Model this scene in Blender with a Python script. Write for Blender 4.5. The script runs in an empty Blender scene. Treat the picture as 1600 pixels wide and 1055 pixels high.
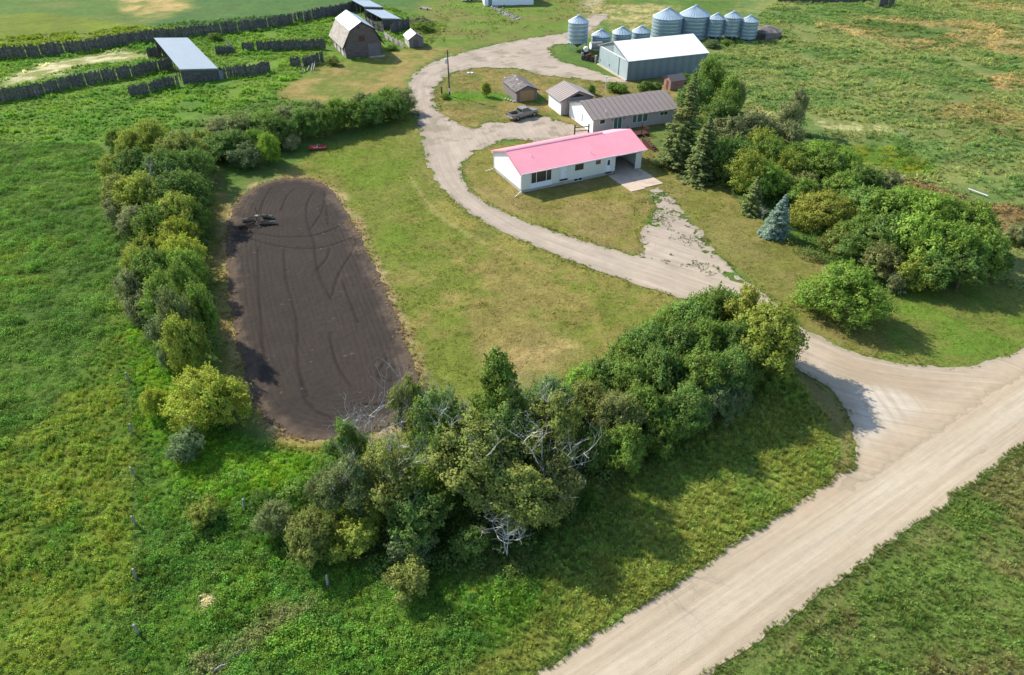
import bpy, math, random
import numpy as np
R = math.radians
C = bpy.context.scene
# ---------------------------------------------------------------- camera, sky, sun, exposure
CAM_H, TILT, FOC = 46.0, 36.2, 1110.0
cam = bpy.data.cameras.new('camera'); camo = bpy.data.objects.new('camera', cam)
C.collection.objects.link(camo); C.camera = camo
cam.sensor_width = 36; cam.lens = FOC * 36 / 1600
cam.clip_start = 0.5; cam.clip_end = 8000
camo.location = (0, 0, CAM_H); camo.rotation_euler = (R(90 - TILT), 0, 0)
SUN_AZ, SUN_EL = -54.0, 37.5
world = bpy.data.worlds.new('World'); C.world = world; world.use_nodes = True
nt = world.node_tree; nt.nodes.clear()
wo = nt.nodes.new('ShaderNodeOutputWorld'); wb = nt.nodes.new('ShaderNodeBackground'); ws = nt.nodes.new('ShaderNodeTexSky')
ws.sky_type = 'NISHITA'; ws.sun_disc = False; ws.sun_elevation = R(SUN_EL); ws.sun_rotation = R(SUN_AZ); ws.altitude = 500
wb.inputs[1].default_value = 0.15
nt.links.new(ws.outputs[0], wb.inputs[0]); nt.links.new(wb.outputs[0], wo.inputs[0])
sl = bpy.data.lights.new('sun', 'SUN'); sl.energy = 4.4; sl.angle = R(0.8); sl.color = (1, 0.925, 0.81)
so = bpy.data.objects.new('sun', sl); C.collection.objects.link(so)
so.rotation_euler = (R(90 - SUN_EL), 0, R(180 - SUN_AZ)); so.location = (-60, 50, 80)
C.view_settings.view_transform = 'Standard'; C.view_settings.look = 'None'
C.view_settings.exposure = 0.85; C.view_settings.gamma = 1; C.view_settings.use_curve_mapping = False

# ---------------------------------------------------------------- helpers
_t = R(TILT)
def G(px, py, z=0.0):                       # point of the ground (or height z) that a place of the photograph shows
    x = (px - 800) / FOC; y = (527.5 - py) / FOC
    dy = math.cos(_t) + y * math.sin(_t); dz = -math.sin(_t) + y * math.cos(_t)
    k = (z - CAM_H) / dz
    return (x * k, dy * k)
def GP(pts, z=0.0): return np.array([G(a, b, z) for a, b in pts])
def link(o, parent=None):
    C.collection.objects.link(o)
    if parent is not None: o.parent = parent
    return o
def tag(o, label=None, cat=None, group=None, kind=None):
    if label: o['label'] = label
    if cat: o['category'] = cat
    if group: o['group'] = group
    if kind: o['kind'] = kind
    return o
def thing(name, label, cat, loc=(0, 0, 0), ang=0.0, group=None):
    o = bpy.data.objects.new(name, None); link(o); o.empty_display_size = 0.5
    o.location = loc; o.rotation_euler = (0, 0, R(ang))
    return tag(o, label, cat, group)
class MB:                                    # collects boxes, prisms and tubes into one mesh
    def __init__(s): s.v = []; s.f = []; s.sm = False
    def add(s, v, f):
        n = len(s.v); s.v += [tuple(map(float, q)) for q in v]; s.f += [tuple(n + i for i in q) for q in f]; return s
    def box(s, x0, x1, y0, y1, z0, z1):
        return s.add([(x0,y0,z0),(x1,y0,z0),(x1,y1,z0),(x0,y1,z0),(x0,y0,z1),(x1,y0,z1),(x1,y1,z1),(x0,y1,z1)],
                     [(0,3,2,1),(4,5,6,7),(0,1,5,4),(1,2,6,5),(2,3,7,6),(3,0,4,7)])
    def obox(s, c, d, l, w, h, z0=0.0):      # box centred at c, long along direction d (x, y)
        n = math.hypot(*d); d = (d[0]/n, d[1]/n); p = (-d[1], d[0]); o = []
        for z in (z0, z0 + h):
            for a, b in ((-1,-1),(1,-1),(1,1),(-1,1)):
                o.append((c[0]+d[0]*a*l/2+p[0]*b*w/2, c[1]+d[1]*a*l/2+p[1]*b*w/2, z))
        return s.add(o, [(0,3,2,1),(4,5,6,7),(0,1,5,4),(1,2,6,5),(2,3,7,6),(3,0,4,7)])
    def prism(s, poly, axis, a, b):          # 2-D polygon swept along an axis; poly in the two other coordinates
        n = len(poly)
        def P(u, v, w): return (w, u, v) if axis == 'x' else (u, w, v) if axis == 'y' else (u, v, w)
        vs = [P(u, v, a) for u, v in poly] + [P(u, v, b) for u, v in poly]
        return s.add(vs, [tuple(range(n))[::-1], tuple(range(n, 2*n))] + [(i, (i+1) % n, n + (i+1) % n, n + i) for i in range(n)])
    def tube(s, pts, rad, k=6, cap=True):
        pts = [np.array(p, float) for p in pts]; m = len(pts)
        if not hasattr(rad, '__len__'): rad = [rad] * m
        vs = []
        for i, p in enumerate(pts):
            t = pts[min(i+1, m-1)] - pts[max(i-1, 0)]; t = t / (np.linalg.norm(t) + 1e-9)
            a = np.cross(t, (0, 0, 1.0) if abs(t[2]) < 0.9 else (1.0, 0, 0)); a /= np.linalg.norm(a); b = np.cross(t, a)
            for j in range(k):
                q = 2 * math.pi * j / k; vs.append(p + rad[i] * (a * math.cos(q) + b * math.sin(q)))
        fs = [(i*k+j, i*k+(j+1) % k, (i+1)*k+(j+1) % k, (i+1)*k+j) for i in range(m-1) for j in range(k)]
        if cap: fs += [tuple(range(k))[::-1], tuple(range((m-1)*k, m*k))]
        return s.add(vs, fs)
    def lathe(s, prof, k=24, c=(0, 0)):      # profile of (radius, z)
        m = len(prof)
        vs = [(c[0]+r*math.cos(2*math.pi*j/k), c[1]+r*math.sin(2*math.pi*j/k), z) for r, z in prof for j in range(k)]
        return s.add(vs, [(i*k+j, i*k+(j+1) % k, (i+1)*k+(j+1) % k, (i+1)*k+j) for i in range(m-1) for j in range(k)])
    def mesh(s, name, mat):
        me = bpy.data.meshes.new(name); me.from_pydata(s.v, [], s.f); me.materials.append(mat)
        if s.sm: me.polygons.foreach_set('use_smooth', [True] * len(me.polygons))
        return me
    def build(s, name, mat, parent=None): return link(bpy.data.objects.new(name, s.mesh(name, mat)), parent)
def npmesh(name, v, quads, mat, smooth=False):
    me = bpy.data.meshes.new(name); v = np.asarray(v, np.float32); quads = np.asarray(quads, np.int32); n, k = quads.shape
    me.vertices.add(len(v)); me.vertices.foreach_set('co', v.ravel())
    me.loops.add(n * k); me.loops.foreach_set('vertex_index', quads.ravel())
    me.polygons.add(n); me.polygons.foreach_set('loop_start', np.arange(0, n * k, k, dtype=np.int32))
    if smooth: me.polygons.foreach_set('use_smooth', np.ones(n, bool))
    me.update(calc_edges=True)
    if mat: me.materials.append(mat)
    return me
def vattr(me, name, typ, data, dom='POINT'):
    a = me.attributes.new(name, typ, dom); data = np.asarray(data)
    if typ == 'FLOAT_COLOR':
        if data.shape[1] == 3: data = np.c_[data, np.ones(len(data))]
        a.data.foreach_set('color', data.astype(np.float32).ravel())
    elif typ == 'FLOAT_VECTOR': a.data.foreach_set('vector', data.astype(np.float32).ravel())
    else: a.data.foreach_set('value', data.astype(np.int32 if typ == 'INT' else np.float32).ravel())

# numpy noise
def _h(ix, iy, s):
    n = (ix * 374761393 + iy * 668265263 + s * 974711) & 0x7fffffff
    n = ((n ^ (n >> 13)) * 1274126177) & 0x7fffffff
    return ((n ^ (n >> 16)) & 0xffff) / 65535.0
def vn(P, sc, s=0):
    x = P[..., 0] / sc; y = P[..., 1] / sc; ix = np.floor(x).astype(np.int64); iy = np.floor(y).astype(np.int64)
    fx = x - ix; fy = y - iy; fx = fx*fx*(3-2*fx); fy = fy*fy*(3-2*fy)
    return (_h(ix,iy,s)*(1-fx)+_h(ix+1,iy,s)*fx)*(1-fy) + (_h(ix,iy+1,s)*(1-fx)+_h(ix+1,iy+1,s)*fx)*fy
def fbm(P, sc, s=0, o=4):
    t = 0; a = 1; w = 0
    for i in range(o): t = t + a * vn(P + i * 17.3, sc / 2**i, s + i); w += a; a *= 0.55
    return t / w
def ss(a, b, x): t = np.clip((x - a) / (b - a), 0, 1); return t*t*(3-2*t)
def sdf(P, poly):                            # signed distance, negative inside
    poly = np.asarray(poly, float); d = np.full(len(P), 1e9); ins = np.zeros(len(P), bool); n = len(poly)
    for i in range(n):
        a = poly[i]; b = poly[(i+1) % n]; e = b - a; w = P - a
        t = np.clip((w @ e) / (e @ e + 1e-9), 0, 1); q = w - t[:, None] * e
        d = np.minimum(d, (q * q).sum(1))
        c1 = (a[1] > P[:, 1]) != (b[1] > P[:, 1])
        with np.errstate(divide='ignore', invalid='ignore'):
            xi = (b[0]-a[0]) * (P[:, 1]-a[1]) / (b[1]-a[1]) + a[0]
        ins ^= c1 & (P[:, 0] < xi)
    d = np.sqrt(d); return np.where(ins, -d, d)
def pline(P, pts):                           # distance to a polyline, distance along it, side
    pts = np.asarray(pts, float); best = np.full(len(P), 1e18); al = np.zeros(len(P)); sg = np.zeros(len(P)); L = 0
    for a, b in zip(pts[:-1], pts[1:]):
        e = b - a; l = np.hypot(*e); w = P - a; t = np.clip((w @ e) / (l*l), 0, 1); q = w - t[:, None]*e; d = (q*q).sum(1)
        m = d < best; best = np.where(m, d, best); al = np.where(m, L + t*l, al)
        sg = np.where(m, np.sign(e[0]*w[:, 1]-e[1]*w[:, 0]), sg); L += l
    return np.sqrt(best), al, sg
def smooth(pts, n=2):                        # corner-cutting of an open line
    p = np.asarray(pts, float)
    for _ in range(n):
        q = [p[0]]
        for a, b in zip(p[:-1], p[1:]): q += [a*.75+b*.25, a*.25+b*.75]
        p = np.array(q + [p[-1]])
    return p
def smoothc(pts, n=2):
    p = np.asarray(pts, float)
    for _ in range(n):
        q = np.roll(p, -1, 0); p = np.stack([p*.75+q*.25, p*.25+q*.75], 1).reshape(-1, 2)
    return p

# ---------------------------------------------------------------- materials
class NT:
    def __init__(s, name):
        s.m = bpy.data.materials.new(name); s.m.use_nodes = True; s.t = s.m.node_tree; s.t.nodes.clear()
        s.out = s.n('ShaderNodeOutputMaterial')
    def n(s, typ, **kw):
        o = s.t.nodes.new(typ)
        for k, v in kw.items():
            if k[0] == 'i' and k[1:].isdigit(): o.inputs[int(k[1:])].default_value = v
            else: setattr(o, k, v)
        return o
    def l(s, a, b): s.t.links.new(a, b)
    def noise(s, sc, det=3, rough=0.6, vec=None):
        o = s.n('ShaderNodeTexNoise'); o.inputs['Scale'].default_value = sc; o.inputs['Detail'].default_value = det; o.inputs['Roughness'].default_value = rough
        if vec is not None: s.l(vec, o.inputs['Vector'])
        return o.outputs['Fac']
    def mr(s, x, a, b, c, d):
        o = s.n('ShaderNodeMapRange', i1=a, i2=b, i3=c, i4=d); s.l(x, o.inputs[0]); return o.outputs[0]
    def mul(s, c, f):                        # colour times a float
        o = s.n('ShaderNodeVectorMath', operation='SCALE'); s.l(c, o.inputs[0]); s.l(f, o.inputs[3]); return o.outputs[0]
    def mixc(s, f, a, b):
        o = s.n('ShaderNodeMix', data_type='RGBA')
        for sock, v in ((o.inputs[0], f), (o.inputs[6], a), (o.inputs[7], b)):
            if isinstance(v, (int, float)): sock.default_value = v
            elif isinstance(v, tuple): sock.default_value = (*v, 1)
            else: s.l(v, sock)
        return o.outputs[2]
    def math(s, op, a, b=None):
        o = s.n('ShaderNodeMath', operation=op)
        for i, v in enumerate((a, b)):
            if v is None: continue
            if isinstance(v, (int, float)): o.inputs[i].default_value = v
            else: s.l(v, o.inputs[i])
        return o.outputs[0]
    def bsdf(s, col, rough=0.8, metal=0.0, bump=None, bs=0.3, bd=0.05, spec=0.3):
        b = s.n('ShaderNodeBsdfPrincipled'); b.inputs['Roughness'].default_value = rough; b.inputs['Metallic'].default_value = metal
        b.inputs['Specular IOR Level'].default_value = spec
        if isinstance(col, tuple): b.inputs['Base Color'].default_value = (*col, 1)
        else: s.l(col, b.inputs['Base Color'])
        if bump is not None:
            k = s.n('ShaderNodeBump'); k.inputs['Strength'].default_value = bs; k.inputs['Distance'].default_value = bd
            s.l(bump, k.inputs['Height']); s.l(k.outputs[0], b.inputs['Normal'])
        s.l(b.outputs[0], s.out.inputs[0]); return b
    def attr(s, name, typ='GEOMETRY'): o = s.n('ShaderNodeAttribute', attribute_name=name, attribute_type=typ); return o
    def obj(s): return s.n('ShaderNodeTexCoord').outputs['Object']
    def pos(s): return s.n('ShaderNodeNewGeometry').outputs['Position']
def surf(name, col, rough=0.8, metal=0.0, var=0.15, sc=1.5, col2=None, dirt=None, bs=0.15, stretch=None, spec=0.3, fine=14):
    m = NT(name); v = m.obj()
    if stretch:
        mp = m.n('ShaderNodeMapping'); mp.inputs['Scale'].default_value = stretch; m.l(v, mp.inputs[0]); v = mp.outputs[0]
    a = m.noise(sc, 5, 0.65, v); b = m.noise(fine, 3, 0.6, v)
    f = m.math('ADD', m.math('MULTIPLY', a, 0.65), m.math('MULTIPLY', b, 0.35))
    c2 = col2 or tuple(x * (1 - 2*var) for x in col)
    c = m.mixc(m.mr(f, 0.35, 0.65, 0, 1), c2, tuple(min(1, x * (1 + var*.5)) for x in col))
    if dirt: c = m.mixc(m.mr(m.noise(sc*.6, 6, 0.7, m.obj()), 0.52, 0.72, 0, 0.85), c, dirt)
    m.bsdf(c, rough, metal, f, bs, 0.02, spec); return m.m
M = {}
M['siding'] = surf('cream_siding', (.70,.71,.62), .6, var=.04, sc=.8)
M['panelwhite'] = surf('white_panel', (.78,.81,.84), .5, var=.03)
M['pink'] = surf('faded_pink_metal_roof', (.80,.345,.40), .5, var=.05, sc=.4, fine=3, spec=.35)
M['pinkedge'] = surf('pink_trim', (.62,.22,.27), .5, var=.05)
M['concrete'] = surf('concrete', (.52,.415,.315), .9, var=.12, sc=.7, dirt=(.28,.22,.18))
M['foundation'] = surf('foundation_concrete', (.42,.40,.37), .9, var=.1)
M['glass'] = surf('window_glass', (.035,.04,.035), .12, var=.2, spec=.5)
M['drape'] = surf('window_glass_with_curtain', (.065,.06,.045), .15, var=.2, spec=.5, stretch=(6, 6, .5))
M['greenglass'] = surf('window_glass_green', (.10,.17,.15), .15, var=.2, spec=.5, stretch=(6, 6, .5))
M['hutred'] = surf('faded_red_boards', (.32,.17,.15), .9, var=.2)
M['white'] = surf('white_paint', (.80,.80,.78), .5, var=.03)
M['dark'] = surf('dark_metal', (.03,.03,.03), .6)
M['brownroof'] = surf('brown_metal_roof', (.29,.24,.21), .5, var=.08, sc=.5, spec=.4)
M['brownseam'] = surf('brown_roof_seam', (.15,.13,.12), .5, var=.1)
M['pinkish'] = surf('pinkish_grey_stucco', (.50,.43,.40), .8, var=.06)
M['brownwood'] = surf('brown_stained_wood', (.10,.045,.03), .7, var=.2)
M['shingle'] = surf('weathered_shingles', (.17,.15,.14), .95, var=.35, sc=1.2, fine=7, dirt=(.30,.28,.25), bs=.5)
M['barnshingle'] = surf('old_cedar_shingles', (.40,.36,.31), .95, var=.3, sc=1.6, fine=5, dirt=(.22,.19,.16), bs=.5)
M['barnwood'] = surf('weathered_barn_boards', (.165,.135,.125), .95, var=.3, sc=1.1, stretch=(.5, .5, 7), dirt=(.15,.075,.065), bs=.4)
M['palewood'] = surf('bleached_boards', (.52,.48,.43), .95, var=.22, sc=1.0, stretch=(3, 3, 1), dirt=(.25,.20,.17), bs=.4)
M['fencewood'] = surf('grey_slab_fence_wood', (.14,.13,.12), .95, var=.4, sc=3, fine=9, dirt=(.30,.28,.25), bs=.4)
M['plywood'] = surf('plywood_door', (.36,.235,.12), .8, var=.15, sc=2)
M['garagewood'] = surf('grey_weathered_siding', (.22,.19,.18), .95, var=.25, sc=2, stretch=(1, 1, 5))
M['tin'] = surf('pale_tin_roof', (.24,.30,.34), .6, var=.05, sc=.5, spec=.4, stretch=(1, 1, 1))
M['tinblue'] = surf('blue_grey_tin_roof', (.27,.34,.40), .6, var=.05, sc=.5, spec=.4)
M['tinwhite'] = surf('white_metal_roof', (.90,.89,.87), .4, var=.02, sc=.4, spec=.4)
M['teal'] = surf('teal_metal_cladding', (.175,.225,.23), .5, var=.07, sc=.7, spec=.4)
M['tealb'] = surf('teal_metal_cladding_darker', (.15,.195,.20), .5, var=.07, sc=.7, spec=.4)
M['teallight'] = surf('pale_teal_door_sheet', (.32,.40,.41), .5, var=.06, sc=.7, spec=.4)
M['galv'] = surf('galvanized_steel', (.30,.385,.43), .42, .35, var=.08, sc=.9, stretch=(1, 1, 3), spec=.5, dirt=(.25,.32,.36))
M['galvroof'] = surf('galvanized_roof_steel', (.42,.52,.58), .42, .25, var=.08, sc=.9, spec=.5)
M['galvdark'] = surf('galvanized_seam', (.14,.18,.20), .5, .3)
M['rust'] = surf('rusty_steel', (.14,.055,.035), .8, var=.3, sc=4)
M['redpaint'] = surf('faded_red_paint', (.36,.05,.04), .5, var=.25, sc=3)
M['tyre'] = surf('tyre_rubber', (.02,.02,.02), .9)
M['truck'] = surf('grey_car_paint', (.26,.245,.22), .32, .3, var=.04, spec=.6)
M['chrome'] = surf('bright_trim', (.6,.6,.6), .25, .8)
M['lamp'] = surf('lamp_glass', (.7,.7,.65), .2)
M['tail'] = surf('red_lamp_glass', (.4,.02,.02), .2)
M['pole'] = surf('treated_pole_wood', (.09,.075,.065), .9, var=.2, stretch=(1, 1, .2))
M['greypost'] = surf('grey_post_wood', (.32,.31,.29), .95, var=.2, sc=4)
M['bark'] = surf('bark', (.13,.105,.085), .95, var=.3, sc=4)
M['deadwood'] = surf('bleached_dead_wood', (.60,.575,.54), .9, var=.2, sc=4)
M['rock'] = surf('field_stone', (.42,.38,.34), .9, var=.3, sc=3, bs=.6)
M['trough'] = surf('white_weathered_paint', (.68,.70,.70), .6, var=.15, sc=3)
M['greygreen'] = surf('grey_green_implement_steel', (.22,.22,.17), .6, var=.2)

def ground_mat():
    m = NT('grassland'); a = m.attr('col'); p = m.pos()
    n1 = m.noise(0.7, 5, .7, p); n2 = m.noise(3.2, 4, .75, p); n3 = m.noise(14, 2, .6, p)
    f = m.math('ADD', m.math('ADD', m.math('MULTIPLY', n1, .35), m.math('MULTIPLY', n2, .40)), m.math('MULTIPLY', n3, .25))
    c = m.mul(a.outputs['Color'], m.mr(f, .33, .67, .50, 1.5))
    c = m.mixc(m.mr(m.noise(1.7, 5, .8, p), .50, .66, 0, .35), c, m.mul(c, m.mr(n1, 0, 1, 1.35, .9)))
    h = m.mixc(m.mr(n3, .45, .75, 0, .35), c, (.20, .17, .07))
    m.bsdf(m.mixc(m.mr(m.noise(2.3, 3, .8, p), .5, .62, 0, .6), c, h), .95, bump=f, bs=.9, bd=.35, spec=.1); return m.m
M['ground'] = ground_mat()
def gravel_mat():
    m = NT('gravel'); a = m.attr('col'); fl = m.attr('flow'); p = m.pos()
    mp = m.n('ShaderNodeMapping'); mp.inputs['Scale'].default_value = (.06, 1.6, 1); m.l(fl.outputs['Vector'], mp.inputs[0])
    st = m.noise(1.0, 4, .65, mp.outputs[0]); mp2 = m.n('ShaderNodeMapping'); mp2.inputs['Scale'].default_value = (.25, 6, 1); m.l(fl.outputs['Vector'], mp2.inputs[0])
    st2 = m.noise(1.0, 3, .6, mp2.outputs[0]); n2 = m.noise(1.3, 5, .7, p); n3 = m.noise(9, 3, .7, p)
    f = m.math('ADD', m.math('ADD', m.math('MULTIPLY', st, .42), m.math('MULTIPLY', st2, .22)), m.math('ADD', m.math('MULTIPLY', n2, .18), m.math('MULTIPLY', n3, .18)))
    c = m.mul(a.outputs['Color'], m.mr(f, .35, .65, .74, 1.24))
    c = m.mixc(m.mr(n3, .58, .72, 0, .35), c, (.20, .17, .145))
    m.bsdf(c, .95, bump=m.math('ADD', f, m.math('MULTIPLY', n3, .5)), bs=.5, bd=.08, spec=.1); return m.m
M['gravel'] = gravel_mat()
def soil_mat():
    m = NT('tilled_soil'); a = m.attr('col'); fl = m.attr('flow'); p = m.pos()
    mp = m.n('ShaderNodeMapping'); mp.inputs['Scale'].default_value = (.5, 3.6, 1); m.l(fl.outputs['Vector'], mp.inputs[0])
    st = m.noise(1.0, 3, .6, mp.outputs[0]); n3 = m.noise(9, 4, .75, p); n1 = m.noise(.35, 4, .6, p)
    f = m.math('ADD', m.math('MULTIPLY', st, .35), m.math('ADD', m.math('MULTIPLY', n3, .45), m.math('MULTIPLY', n1, .2)))
    c = m.mul(a.outputs['Color'], m.mr(f, .35, .65, .78, 1.22))
    m.bsdf(c, .95, bump=f, bs=.8, bd=.12, spec=.1); return m.m
M['soil'] = soil_mat()
def leaf_mat(name, use):                     # use: 'object' colour of the crown object, or 'inst' colour carried by the plant
    m = NT(name); lv = m.attr('lv'); 
    if use == 'object': c = m.n('ShaderNodeObjectInfo').outputs['Color']
    else: c = m.attr('col', 'INSTANCER').outputs['Color']
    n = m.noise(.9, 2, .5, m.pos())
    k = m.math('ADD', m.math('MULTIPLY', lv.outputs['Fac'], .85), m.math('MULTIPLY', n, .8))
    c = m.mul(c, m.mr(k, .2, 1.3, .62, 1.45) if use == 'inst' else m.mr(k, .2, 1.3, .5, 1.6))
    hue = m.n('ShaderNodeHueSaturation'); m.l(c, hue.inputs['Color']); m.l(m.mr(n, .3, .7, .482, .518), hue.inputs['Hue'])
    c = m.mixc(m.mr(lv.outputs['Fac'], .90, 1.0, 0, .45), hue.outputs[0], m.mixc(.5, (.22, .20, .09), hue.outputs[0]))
    d = m.n('ShaderNodeBsdfDiffuse'); t = m.n('ShaderNodeBsdfTranslucent'); g = m.n('ShaderNodeBsdfGlossy'); g.inputs['Roughness'].default_value = .45
    g.inputs['Color'].default_value = (.6, .65, .6, 1)
    m.l(c, d.inputs[0]); m.l(c, t.inputs[0]); a = m.n('ShaderNodeMixShader', i0=.42 if use == 'object' else .40); m.l(d.outputs[0], a.inputs[1]); m.l(t.outputs[0], a.inputs[2])
    b = m.n('ShaderNodeMixShader', i0=.012); m.l(a.outputs[0], b.inputs[1]); m.l(g.outputs[0], b.inputs[2]); m.l(b.outputs[0], m.out.inputs[0]); return m.m
M['leaf'] = leaf_mat('tree_leaves', 'object'); M['plant'] = leaf_mat('ground_plants', 'inst')
# ---------------------------------------------------------------- layout lines of the place
ROAD_L = GP([(835,1055),(1600,553)]); ROAD_R = GP([(1110,1055),(1600,697)])
def extend(p, a, b):
    d = p[1] - p[0]; d /= np.hypot(*d); return np.array([p[0]-d*a, p[1]+d*b])
ROAD_L = extend(ROAD_L, 60, 260); ROAD_R = extend(ROAD_R, 60, 260)
ROAD = np.array([ROAD_L[0], ROAD_R[0], ROAD_R[1], ROAD_L[1]])
DRIVE = smoothc(GP([(1300,775),(1328,735),(1338,700),(1330,655),(1312,625),(1285,598),(1250,578),(1180,520),(1120,485),(1065,465),(980,440),(900,412),(830,383),(760,350),
  (710,315),(685,290),(668,262),(660,225),(650,185),(638,150),(637,128),(650,110),(685,93),(730,80),(800,64),(850,56),(880,53),(930,20),(960,22),(905,60),(888,72),(868,68),(858,76),(864,88),
  (885,98),(915,107),(945,116),(985,127),(970,131),(930,126),(880,122),(840,116),(800,107),(745,106),(712,113),(690,125),(677,143),(678,160),(690,177),(712,192),(738,202),(762,190),
  (800,193),(830,182),(858,182),(862,187),(885,192),(925,202),(965,214),(940,234),(880,234),(830,222),(800,216),(765,228),(738,240),(722,256),(721,280),(745,310),(790,335),(850,357),(920,380),(985,398),(1003,400),(1000,380),(1004,355),(1022,345),(1024,318),
  (1010,297),(1034,292),(1052,312),(1080,345),(1104,368),(1120,398),(1160,436),(1188,452),(1218,478),(1252,512),(1300,536),(1350,557),(1430,572),(1500,573),(1545,567),(1640,525),(1700,560),(1480,760)]), 1)
DRIVE_MID = smooth(GP([(1560,600),(1400,590),(1290,560),(1170,490),(1050,448),(900,398),(780,350),(705,290),(682,225),(655,160),(655,125),(690,103),(780,82),(880,68),(900,40)]), 2)
APRON = GP([(985,300),(1050,300),(1090,360),(1190,440),(1120,440),(1000,400),(990,350)])
SOIL = smoothc(GP([(375,308),(400,290),(440,279),(480,278),(512,289),(530,312),(550,345),(568,378),(585,415),(603,455),(622,500),(640,545),(655,590),(655,625),(640,650),(605,668),(560,682),(510,690),(470,684),(432,670),(402,645),(387,605),(374,560),(363,500),(356,440),(353,380),(358,340)]), 1)
SLAB_A = [G(915+33,283), G(988,300), G(1034,289), G(1010,268.5)]
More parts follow.
